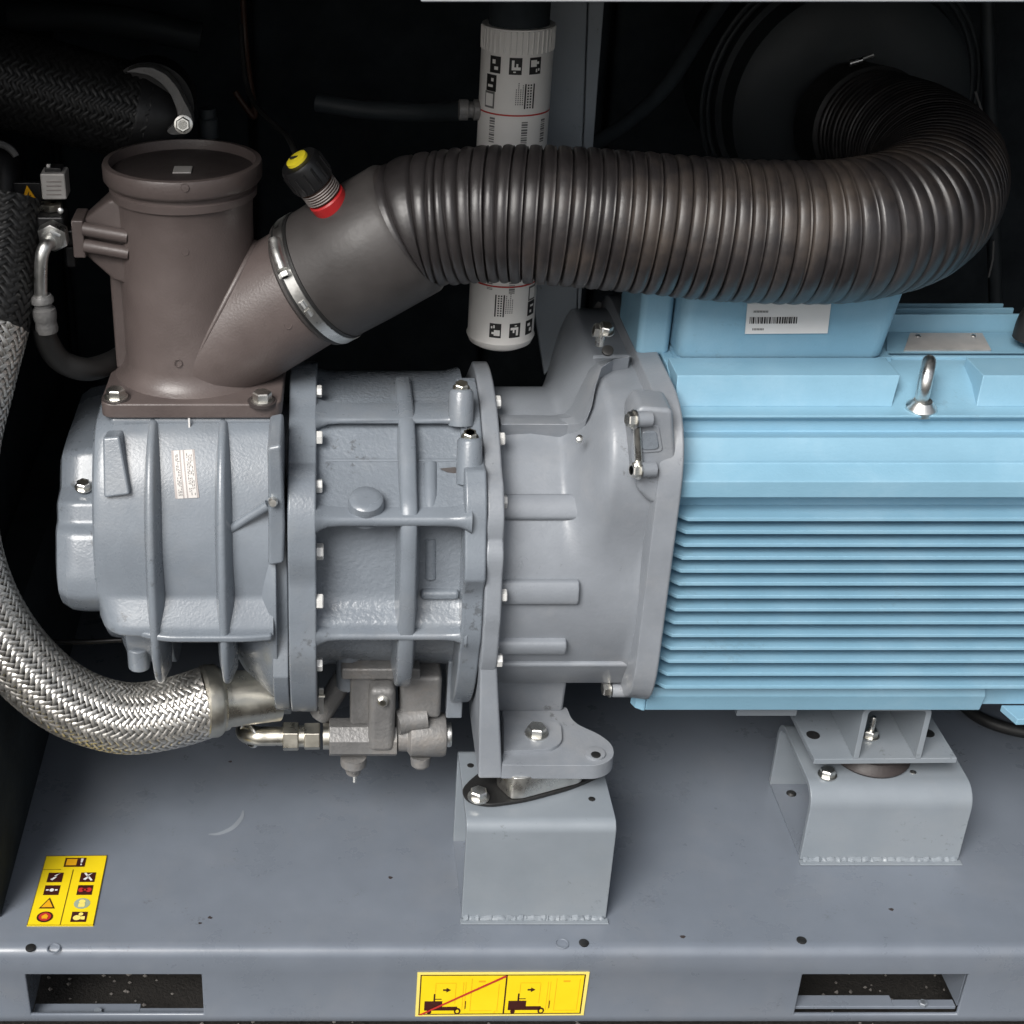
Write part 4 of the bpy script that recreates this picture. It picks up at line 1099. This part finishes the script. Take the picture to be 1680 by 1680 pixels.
cb = thing('cable', 'black strut running down slantwise left of the bell housing', 'strut', tuple(P(920, 620, Y=.5)))
MB().tube([P(990, 500, Y=.52), P(930, 590, Y=.50), P(870, 690, Y=.48)], .011, 4).build('bar', 'black_plastic', cb)

# dim pipes and rails at the back
for (nm, lab, cat, pts, r_, m_) in [
    ('back_pipe', 'dim horizontal pipe at the back running to the drain plug of the white filter', 'pipe', [P(520, 168, Y=.62), P(600, 180, Y=.60), P(700, 184, Y=.56), P(770, 181, Y=.50)], .012, 'canister'),
    ('wire', 'thin rusty brown wire hanging in the dark above the indicator', 'wire', [P(398, -20, Y=.70), P(402, 60, Y=.70), P(410, 130, Y=.68), P(418, 190, Y=.66), P(400, 172, Y=.66), P(385, 150, Y=.66)], .004, 'wire_brown'),
    ('back_pipe', 'dim thick pipe at the back left running level above the black hose', 'pipe', [P(-60, 20, Y=.9), P(160, 30, Y=.9), P(330, 62, Y=.9)], .022, 'canister'),
    ('side_rail', 'dim upright rail at the right behind the hose bend', 'rail', [P(1618, -60, Y=.85), P(1634, 520, Y=.85)], .010, 'canister'),
    ]:
    t = thing(nm, lab, cat, tuple(pts[0]))
    MB().tube(catmull(pts, 8), r_, 12).build('tube', m_, t)
# ================================================================== AIR FILTER CANISTER behind the hose end
ac = thing('air_filter_housing', 'large round black air filter housing facing the end of the ribbed hose', 'air filter', (.70, .95, .82))
c0 = P(1400, 180, Y=.80)
MB().lathe([(0, .10), (.004, .150), (.012, .165), (.05, .172), (.055, .180), (.075, .182), (.08, .176), (.30, .176)], c0, (0, 1, 0), 72).build('shell', 'canister', ac)
for r_ in (.188, .197):
    MB().torus(c0 + V(0, .066, 0), (0, 1, 0), r_, .004, 72, 8).build('shell_ring', 'canister', ac)
p = P(1412, 98, Y=.72)
sc = MB(); sc.tube([p - V(.014, 0, .005), p + V(.002, 0, .000)], .0042, 10); sc.tube([p + V(.002, 0, .001), p + V(.016, 0, .006)], .0026, 8)
sc.build('clamp_screw', 'steel', ac)
for (a_, b_, rr2, nm) in [((1600, 150, .75), (1616, 215, .74), .0016, 'rod'), ((1630, 395, .70), (1622, 455, .70), .0014, 'rod')]:
    t = thing('stay_rod', 'thin shiny rod glinting at the far right, ' + ('upper one beside the hose bend' if a_[1] < 300 else 'lower one under the hose bend'), 'rod', tuple(P(a_[0], a_[1], Y=a_[2])), 'thin rods at the right')
    MB().tube([P(a_[0], a_[1], Y=a_[2]), P((a_[0] + b_[0]) / 2 + 3, (a_[1] + b_[1]) / 2, Y=a_[2]), P(b_[0], b_[1], Y=b_[2])], rr2, 8).build('rod', 'dull_alloy', t)
th_ = thing('rubber_elbow', 'black rubber elbow poking in at the right edge above the motor', 'hose', tuple(P(1690, 530, Y=.3)))
MB().tube(catmull([P(1690, 556, Y=.3), P(1702, 524, Y=.3), P(1730, 494, Y=.32), P(1770, 480, Y=.36)], 8), .020, 20).build('tube', 'black_rubber', th_)
# ================================================================== BRAIDED HOSES
def braid(b, path, r, ncar, pitch, wid, h, seg_per=4, mi=0):
    """two over, two under weave of flat wire ribbons round a path: real strips lying on the tube"""
    fr = frames(path)
    acc = [0.0]
    for a_, c_ in zip(path, path[1:]): acc.append(acc[-1] + (c_ - a_).length)
    L = acc[-1]
    N = int(2 * L * ncar / pitch * seg_per)
    def frame_at(s):
        lo, hi = 0, len(acc) - 1
        while hi - lo > 1:
            m = (lo + hi) // 2
            if acc[m] <= s: lo = m
            else: hi = m
        f = (s - acc[lo]) / max(1e-9, acc[hi] - acc[lo])
        return [fr[lo][i].lerp(fr[hi][i], f) for i in range(4)]
    FR_ = [frame_at(L * i / N) for i in range(N + 1)]
    dth = wid / r / 2
    for d in (1, -1):
        for k in range(ncar):
            vs_ = []
            for i in range(N + 1):
                s = L * i / N
                th = d * 2 * math.pi * s / pitch + 2 * math.pi * k / ncar + (0.0 if d > 0 else math.pi / ncar)
                q = 2 * s * ncar / pitch
                wv = math.sin(math.pi / 2 * (2 * k + q)) if d > 0 else -math.sin(math.pi / 2 * (2 * k - q + 1))
                off = h * max(-1, min(1, 1.7 * wv))
                p, t, n, bb = FR_[i]
                for e in (-1, -.5, .5, 1):
                    a_ = th + e * dth
                    rr_ = r + off - (h * .55 if abs(e) == 1 else 0)
                    vs_.append(p + (n * math.cos(a_) + bb * math.sin(a_)) * rr_)
            b._add(vs_, [(i * 4 + j, i * 4 + j + 1, i * 4 + j + 5, i * 4 + j + 4) for i in range(N) for j in (0, 1, 2)], mi)
    return b
bh_ = thing('braided_hose', 'thick steel braided hose curving down the left edge to a fitting under the compressor', 'hose', tuple(P(200, 1180, Y=.17)))
HB = [P(14, 330, Y=.31), P(4, 410, Y=.28), P(-12, 510, Y=.24), P(-40, 620, Y=.20), P(-66, 740, Y=.175), P(-66, 870, Y=.155), P(-32, 985, Y=.145), P(30, 1080, Y=.145), P(110, 1148, Y=.150), P(200, 1178, Y=.160), P(280, 1170, Y=.172), P(345, 1150, Y=.182)]
bp_, Lb = resample(catmull(HB, 10), .006)
HR = .0425
MB().tube(bp_, HR - .0020, 40).build('core', 'core_grey', bh_)
iS = int(len(bp_) * .175)
braid(MB(), bp_[:iS + 1], HR, 24, .26, .0080, .0010).build('dark_braid', 'braid_dark', bh_, sharp=80, weld=False, kind='stuff')
braid(MB(), bp_[iS:], HR, 28, .27, .0070, .0010).build('wire_braid', 'braid_wire', bh_, sharp=80, weld=False, kind='stuff')
MB().torus(bp_[iS], bp_[iS + 1] - bp_[iS], HR, .0012, 40, 8).build('braid_edge', 'black_rubber', bh_)
# end ferrule and elbow to the compressor
e0 = P(345, 1150, Y=.182); e1 = P(450, 1140, Y=.205)
fa = (e1 - e0).normalized()
MB().lathe([(-.012, .040), (-.008, .0445), (.006, .045), (.010, .043), (.014, .0385), (.020, .0375)], e0, fa, 40).build('ferrule', 'yellow_zinc', bh_)
MB().lathe([(.020, .0345), (.075, .033), (.085, .033)], e0, fa, 36).build('end_fitting', 'yellow_zinc', bh_)
# black braided hose at the top left
tb_ = thing('black_hose', 'thick black textile braided hose coming in at the top left corner', 'hose', tuple(P(120, 160, Y=.42)))
HT = [P(-120, 85, Y=.40), P(-30, 118, Y=.41), P(60, 142, Y=.42), P(150, 166, Y=.43), P(235, 188, Y=.44)]
tp, Lt = resample(catmull(HT, 8), .008)
MB().tube(tp, .0535, 40).build('core', 'black_rubber', tb_)
braid(MB(), tp, .0545, 36, .34, .0068, .0009).build('textile_braid', 'braid_dark', tb_, sharp=80, weld=False, kind='stuff')
f0 = P(228, 186, Y=.44); fd = (tp[-1] - tp[-4]).normalized()
MB().lathe([(0, .056), (.004, .057), (.035, .053), (.05, .050)], f0 - fd * .01, fd, 36).build('collar', 'black_plastic', tb_)
# clamp half: light metal C shaped flange with a bolt
cl = thing('flange_clamp', 'dull metal split flange clamp with one bolt at the end of the black hose', 'clamp', tuple(P(285, 170, Y=.45)))
cpts = [(205, 118), (228, 110), (250, 111), (272, 122), (290, 142), (302, 165), (314, 188), (318, 205), (312, 216), (298, 221), (280, 222), (272, 215), (284, 205), (292, 195), (290, 180), (280, 155), (264, 136), (246, 124), (226, 120)]
q = [P(u, v, Y=.385) for u, v in cpts]
MB().prism(rpoly([(p.x, p.z) for p in q], .004, 2), 'y', .385, .405).build('clamp_half', 'dull_alloy', cl, bevel=.002)
bolt(cl, P(301, 204, Y=.3845), (0, -1, .2), .0085, 'zinc')
MB().lathe([(-.01, .05), (.03, .05)], P(248, 172, Y=.42), (0, 1, 0), 36).build('pipe_stub', 'black_plastic', cl)
MB().lathe([(0, .012), (.022, .012), (.024, .010), (.034, .010)], P(342, 225, Y=.46), (0, 0, 1), 16).build('stud_boss', 'canister', cl)
# small hose end at left margin
lh = thing('pipe_bend', 'black pipe bend with pale rim at the left margin beside the warning triangle', 'pipe', tuple(P(8, 300, Y=.40)))
MB().tube(catmull([P(12, 420, Y=.38), P(10, 330, Y=.40), P(6, 270, Y=.42), P(-20, 235, Y=.44)], 6), .021, 20).build('tube', 'black_plastic', lh)
MB().torus(P(-5, 272, Y=.385), (.3, -1, .3), .0245, .0042, 30, 8, a0=-1.2, a1=.9).build('rim', 'dull_alloy', lh)

# ================================================================== SENSOR BLOCK AND CONTROL PIPE at left
sn = thing('pressure_sensor', 'pressure sensor on dark valve block with bright elbow pipe left of the brown tower', 'sensor', tuple(P(85, 400, Y=.29)))
def fb_(u0, u1, v0_, v1_, y0, y1, name, m, bev=.001, par=None):
    p, q = P(u0, v1_, Y=y0), P(u1, v0_, Y=y0)
    return MB().box((p.x, y0, p.z), (q.x, y1, q.z)).build(name, m, par or sn, bevel=bev)
fb_(62, 104, 356, 384, .275, .31, 'valve_block', 'black_plastic', .003)
cn = fb_(69, 106, 285, 328, .290, .318, 'connector', 'plate_alloy', .002)
fb_(74, 100, 276, 285.5, .296, .314, 'cap', 'black_plastic', .001)
fb_(76, 82, 270, 276.5, .302, .308, 'pin', 'steel', .0005)
for k in range(4):
    pp = [P(76, 298 + k * 7, Y=.2895), P(100, 293 + k * 7, Y=.2895)]
    MB().box((pp[0].x, .2891, pp[0].z - .0007), (pp[1].x, .2899, pp[0].z + .0004)).build('print_line', 'plate_stripe', cn)
MB().lathe([(0, .010), (.008, .010), (.009, .013), (.016, .013)], P(86, 356, Y=.300), (0, 0, 1), 6).build('adapter', 'yellow_zinc', sn)
for (u, v) in [(53, 364), (35, 352), (100, 345)]:
    MB().lathe([(0, .0035), (.005, .0035), (.006, .002)], P(u, v, Y=.285), (0, -1, .2), 10).build('screw', 'steel', sn)
fb_(30, 62, 340, 360, .29, .31, 'side_plug', 'black_plastic', .004)
fb_(104, 124, 378, 404, .285, .312, 'pipe_link', 'black_plastic', .003)
fb_(121, 136, 362, 424, .270, .315, 'mount_plate', 'brown_casting', .002)
fb_(108, 122, 404, 440, .290, .315, 'lower_block', 'black_plastic', .003)
# hex nut and elbow
pn = P(82, 396, Y=.262)
MB().lathe([(0, .0165), (.001, .0175), (.012, .0175), (.013, .016), (.0132, .012), (.018, .012)], pn + V(.004, .013, .006), (-.12, -1, -.30), 6).build('nut', 'steel', sn)
pe = [P(84, 398, Y=.262), P(76, 402, Y=.246), P(69, 418, Y=.240), P(67, 445, Y=.240), P(67, 478, Y=.242), P(68, 492, Y=.244)]
MB().tube(catmull(pe, 8), .0074, 18).build('elbow_pipe', 'steel', sn)
MB().lathe([(0, .0105), (-.004, .0128), (-.008, .0128), (-.010, .0098), (-.014, .0098), (-.016, .0128), (-.022, .0135), (-.028, .0128), (-.030, .0118), (-.034, .0122), (-.040, .0128), (-.043, .012)], P(68, 484, Y=.243), V(-.06, 0, 1), 24).build('crimp_fitting', 'dull_alloy', sn)
sh = thing('small_hose', 'small black rubber hose looping from the crimped fitting round behind the tower', 'hose', tuple(P(120, 600, Y=.27)))
MB().tube(catmull([P(71, 535, Y=.246), P(78, 562, Y=.25), P(100, 592, Y=.26), P(140, 606, Y=.275), P(180, 596, Y=.31), P(215, 575, Y=.36)], 8), .0135, 18).build('tube', 'black_rubber', sh)
# warning triangle on the dark panel
wt = thing('warning_triangle', 'small orange electric shock warning triangle beside the sensor', 'warning sign', tuple(P(48, 320, Y=.315)))
def poly_sheet(b, pts, mi=0): return b._add(pts, [tuple(range(len(pts)))], mi)
tri = [P(34, 335, Y=.315), P(62, 331, Y=.315), P(44, 304, Y=.315)]
b = MB(); b._add(tri + [p + V(0, .0015, 0) for p in tri], [(0, 1, 2), (5, 4, 3), (0, 3, 4, 1), (1, 4, 5, 2), (2, 5, 3, 0)])
ts_ = b.build('sheet', 'label_orange', wt)
b = MB(); zpts = [(48, 313), (43, 323), (47, 322), (44, 331), (51, 320), (47, 321)]
poly_sheet(b, [P(u, v, Y=.3145) for u, v in zpts]).build('lightning_symbol', 'print_black', ts_)
fb_(26, 66, 300, 340, .3170, .325, 'sign_carrier', 'black_plastic', .001)
# thin wires and pipes in the dark
wv = thing('wire', 'thin dark pipe crossing below the compressor at the left', 'pipe', tuple(P(100, 1048, Y=.34)))
MB().tube(catmull([P(20, 1000, Y=.36), P(70, 1046, Y=.34), P(130, 1053, Y=.33), P(200, 1050, Y=.33)], 8), .0035, 10).build('pipe', 'black_plastic', wv)

cb = thing('cable', 'black cable lying on the tray floor at the right edge under the motor', 'cable', tuple(P(1640, 1185, Z=.01)))
MB().tube(catmull([P(1575, 1152, Z=.012), P(1605, 1176, Z=.012), P(1650, 1194, Z=.012), P(1720, 1208, Z=.012)], 8), .009, 12).build('sheath', 'black_rubber', cb)
# ================================================================== OIL VALVE under the compressor
ov = thing('oil_valve', 'cast oil valve block with brass nuts and bent pipe hanging under the compressor', 'valve', tuple(P(640, 1210, Y=.19)))
def ob(u0, u1, v0_, v1_, y0, y1, name, m='dull_alloy', bev=.004):
    p, q = P(u0, v1_, Y=y0), P(u1, v0_, Y=y0)
    return MB().box((p.x, y0, p.z), (q.x, y1, q.z)).build(name, m, ov, bevel=bev, seg=3)
OVY = .175
oc = P(540, 1209, Y=OVY + .02)
MB().lathe([(0, .0235), (.001, .0245), ((P(652, 1209, Y=OVY).x - oc.x), .0245)], oc, (1, 0, 0), 8, up=(0, .38, .92)).build('valve_body', 'dull_alloy', ov, bevel=.002)
ob(574, 650, 1105, 1190, .19, .24, 'valve_neck')
ob(604, 650, 1132, 1236, .168, .215, 'valve_web', bev=.009)
oc2 = P(652, 1205, Y=OVY + .02)
MB().lathe([(.0002, .021), (.012, .021), (.016, .027), (.055, .028), (.060, .026)], oc2, (1, 0, 0), 28).build('valve_cap', 'dull_alloy', ov, bevel=.001)
ob(655, 726, 1112, 1180, .185, .235, 'valve_shoulder', bev=.006)
MB().lathe([(.0605, .015), (.064, .016), (.067, .015)], oc2, (1, 0, 0), 24).build('end_plug', 'steel', ov)
MB().lathe([(0, .0165), (-.012, .0165), (-.016, .0115), (-.026, .0095)], P(580, 1240, Y=OVY + .015), (0, 0, 1), 20).build('drain_boss', 'dull_alloy', ov)
bolt(ov, P(580, 1256, Y=OVY + .012), (0, -.1, -1), .0075, 'zinc', name='drain_plug')
MB().tube([P(582, 1262, Y=OVY + .012), P(582, 1282, Y=OVY + .012)], .003, 8).build('drain_tip', 'zinc', ov)
py = OVY + .016
ox = lambda u, v=1208: P(u, v, Y=py)
d1 = V(1, 0, 0)
b_ = MB(); b_.lathe([(0, .0165), (.001, .0178), (.019, .0178), (.020, .0165)], ox(499), d1, 6, up=(0, .3, 1)); b_.build('hex_nut', 'yellow_zinc', ov, bevel=.001)
b_ = MB(); b_.lathe([(0, .0175), (.001, .0190), (.019, .0190), (.020, .0175)], ox(464), d1, 6, up=(0, .3, 1)); b_.build('hex_nut', 'yellow_zinc', ov, bevel=.001)
MB().lathe([(0, .0135), (.012, .0135)], ox(490), d1, 24).build('collar', 'yellow_zinc', ov)
MB().lathe([(0, .0165), (.010, .0165)], ox(530), d1, 24).build('collar', 'yellow_zinc', ov)
MB().tube(catmull([ox(470), ox(440), ox(424), P(412, 1206, Y=py + .006), P(404, 1203, Y=py + .02), P(402, 1198, Y=py + .045), P(404, 1180, Y=py + .10)], 8), .0120, 24).build('bent_pipe', 'yellow_zinc', ov)
MB().torus(P(409, 1206, Y=py + .004), (-.75, -.66, 0), .0150, .0026, 32, 8).build('pipe_collar', 'zinc', ov)
ob(560, 690, 1098, 1116, .182, .25, 'valve_flange', bev=.003)
MB().tube([P(650, 1185, Y=.185), P(668, 1180, Y=.19), P(700, 1176, Y=.192)], .016, 14).build('valve_web', 'dull_alloy', ov)
MB().lathe([(0, .013), (.012, .012), (.016, .008)], P(690, 1240, Y=OVY + .01), (0, -.2, -1), 18).build('valve_boss', 'dull_alloy', ov)
bolt(ov, P(628, 1150, Y=.1675), (0, -1, .15), .006, 'zinc')
# strut and tag between flange and valve
ob(523, 531, 1130, 1172, .175, .179, 'tag_strip', 'steel', .0005)
MB().tube([P(523, 1142, Y=.174), P(533, 1142, Y=.174)], .002, 8).build('tag_pin', 'yellow_zinc', ov)
MB().tube([P(565, 1110, Y=.22), P(525, 1175, Y=.215)], .014, 10).build('oil_pipe', 'dull_alloy', ov)

# ================================================================== PRINTED LABELS
def decal(name, label, cat, corners, n_, th=.0008):
    """corners: bottom-left, bottom-right, top-right, top-left in the scene"""
    c = [Vector(x) for x in corners]
    t = thing(name, label, cat, tuple((c[0] + c[2]) / 2))
    def at(f, g, off): return c[0].lerp(c[1], f).lerp(c[3].lerp(c[2], f), g) + n_ * off
    return t, at
def sheet(t, at, f0, f1, g0, g1, off, m, name, th=.0008, par=None):
    b = MB(); top = [at(f0, g0, off), at(f1, g0, off), at(f1, g1, off), at(f0, g1, off)]
    nn = at(f0, g0, off - th) - at(f0, g0, off)
    b._add(top + [p + nn for p in top], [(0, 1, 2, 3), (0, 4, 5, 1), (1, 5, 6, 2), (2, 6, 7, 3), (3, 7, 4, 0)])
    return b.build(name, m, par or t)
def shapes(t, at, lst, off, m, name, par):
    b = MB()
    for pts in lst: b._add([at(f, g, off) for f, g in pts], [tuple(range(len(pts)))])
    return b.build(name, m, par, weld=False)
def rect(a, b_, c, d): return [(a, c), (b_, c), (b_, d), (a, d)]
def disc(cx_, cy_, rx, ry, n=24): return [(cx_ + rx * math.cos(2 * math.pi * k / n), cy_ + ry * math.sin(2 * math.pi * k / n)) for k in range(n)]
# A: safety label lying on the deck
cA = [P(44, 1520, Z=.0), P(153, 1520, Z=.0), P(176, 1405, Z=.0), P(76, 1406, Z=.0)]
ta, aA = decal('safety_label', 'yellow safety label with two columns of pictograms stuck on the grey tray floor', 'label', cA, V(0, 0, 1))
shA = sheet(ta, aA, 0, 1, 0, 1, .0016, 'label_yellow', 'sheet', .0014)
o1, o2 = .0020, .0024
shapes(ta, aA, [rect(0, 1, 0, .006), rect(0, 1, .994, 1), rect(.494, .506, 0, .79), rect(0, .006, 0, 1), rect(.994, 1, 0, 1), rect(0, .30, .79, .796)], o1, 'print_brown', 'rule_lines', shA)
k1 = shapes(ta, aA, [rect(.33, .67, .83, .965)], o1, 'print_brown', 'heading_icon', shA)
shapes(ta, aA, [rect(.36, .53, .85, .945)], o2, 'label_orange', 'manual_symbol', k1)
shapes(ta, aA, [[(.595, .89), (.62, .89), (.63, .95), (.585, .95)], disc(.608, .862, .014, .013, 10)], o2, 'print_white', 'exclamation_mark', k1)
def sq_icon(f, g, col='print_brown'): return shapes(ta, aA, [rect(f - .12, f + .12, g - .07, g + .07)], o1, col, 'pictogram', shA)
i1 = sq_icon(.24, .675); shapes(ta, aA, [[(.21, .63), (.27, .68), (.24, .685), (.31, .735), (.22, .70), (.25, .69), (.17, .645)]], o2, 'print_white', 'lightning_symbol', i1)
i2 = sq_icon(.76, .675); shapes(ta, aA, [[(.73, .63), (.79, .68), (.76, .685), (.83, .735), (.74, .70), (.77, .69), (.69, .645)], [(.82, .62), (.85, .63), (.72, .74), (.69, .73)]], o2, 'print_white', 'lightning_symbol', i2)
i3 = sq_icon(.24, .49); shapes(ta, aA, [disc(.24, .49, .035, .022), rect(.15, .19, .48, .50), rect(.29, .33, .48, .50)], o2, 'print_white', 'eye_symbol', i3)
i4 = sq_icon(.76, .49); shapes(ta, aA, [disc(.70, .49, .045, .032), disc(.82, .49, .045, .032), rect(.72, .80, .48, .505)], o2, 'print_red', 'goggles_symbol', i4)
i5 = shapes(ta, aA, [[(.11, .23), (.36, .23), (.24, .385)]], o1, 'print_brown', 'warning_triangle', shA)
shapes(ta, aA, [[(.145, .245), (.325, .245), (.238, .355)]], o2, 'label_orange', 'triangle_field', i5)
i6 = shapes(ta, aA, [disc(.76, .30, .125, .075)], o1, 'print_grey_green', 'pictogram', shA)
shapes(ta, aA, [disc(.76, .325, .05, .028), rect(.71, .81, .25, .30)], o2, 'label_pale', 'worker_symbol', i6)
i7 = shapes(ta, aA, [disc(.24, .115, .125, .075)], o1, 'print_brown', 'pictogram', shA)
shapes(ta, aA, [disc(.24, .115, .095, .057)], o2, 'print_red', 'red_disc', i7); 
shapes(ta, aA, [[(.20, .085), (.28, .085), (.29, .12), (.25, .15), (.19, .12)]], o2 + .0004, 'label_orange', 'hand_symbol', i7)
i8 = sq_icon(.76, .115); shapes(ta, aA, [disc(.73, .10, .06, .034), disc(.78, .15, .035, .022), rect(.79, .85, .075, .12)], o2, 'label_pale', 'glove_symbol', i8)
# B: fork-lift label on the front face
cB = [P(681, 1666, Y=0), P(957, 1664, Y=0), P(967, 1594, Y=0), P(685, 1595, Y=0)]
tbl, aB = decal('forklift_label', 'yellow label on the front edge showing wrong and right fork lift approach', 'label', cB, V(0, -1, 0))
shB = sheet(tbl, aB, 0, 1, 0, 1, .0016, 'label_pale', 'sheet', .0014)
shapes(tbl, aB, [rect(.018, .98, .055, .955)], o1 - .0002, 'label_yellow', 'yellow_field', shB)
fr_ = [rect(.018, .98, .045, .065), rect(.018, .98, .945, .965), rect(.018, .025, .05, .96), rect(.973, .98, .05, .96), rect(.517, .526, .05, .96)]
shapes(tbl, aB, fr_, o1, 'print_brown', 'frame_lines', shB)
for (f, nm, dx) in [(.05, 'wrong', 0), (.545, 'right', 0)]:
    L_ = [rect(f, f + .105, .14, .36), rect(f + .1, f + .195, .14, .23), rect(f + .052, f + .062, .36, .53), rect(f + .055, f + .10, .395, .415),
          disc(f + .03, .11, .014, .055, 14), disc(f + .197, .125, .020, .075, 18),
          rect(f + .105, f + .125, .595, .635), [(f + .125, .56), (f + .152, .615), (f + .125, .67)], rect(f + .24, f + .245, .18, .36)]
    tr = shapes(tbl, aB, L_, o1, 'print_brown', 'forklift_symbol', shB)
    shapes(tbl, aB, [disc(f + .197, .125, .010, .040, 14)], o2, 'label_yellow', 'wheel_hub', tr)
    thin = [rect(f + .222, f + .225, .14, .80), rect(f + .236, f + .239, .14, .80), rect(f + .06, f + .063, .55, .76), rect(f + .06, f + .18, .77, .78), rect(f + .178, f + .181, .30, .76),
            rect(f + .27, f + .273, .13, .88), rect(f + .43, f + .433, .13, .75) if f < .3 else rect(f + .405, f + .408, .13, .86), rect(f + .27, f + .40, .125, .135), rect(f + .31, f + .35, .79, .83)]
    if f < .3: thin += [rect(f + .415, f + .44, .115, .125), rect(f + .415, f + .418, .07, .12)]
    shapes(tbl, aB, thin, o1, 'label_orange', 'outline_drawing', shB)
shapes(tbl, aB, [[(.015, .05), (.035, .045), (.525, .93), (.51, .955)]], o2 + .0004, 'print_red', 'cross_out_line', shB)
# one curved streak on the deck in a paler tone
sm = thing('deck_crescent', 'pale curved streak on the grey tray floor left of the taller block', 'crescent', tuple(P(375, 1355, Z=0)))
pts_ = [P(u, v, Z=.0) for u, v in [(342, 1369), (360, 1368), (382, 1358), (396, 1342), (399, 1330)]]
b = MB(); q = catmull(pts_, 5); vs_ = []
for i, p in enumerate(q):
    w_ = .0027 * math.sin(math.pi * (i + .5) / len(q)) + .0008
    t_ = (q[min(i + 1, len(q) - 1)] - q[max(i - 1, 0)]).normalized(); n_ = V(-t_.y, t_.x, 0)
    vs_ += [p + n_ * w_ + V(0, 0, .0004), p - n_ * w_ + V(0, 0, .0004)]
b._add(vs_, [(2 * i, 2 * i + 1, 2 * i + 3, 2 * i + 2) for i in range(len(q) - 1)]); b.build('streak', 'crescent', sm)

for o in bpy.data.objects:
    if '_base' in o: del o['_base']
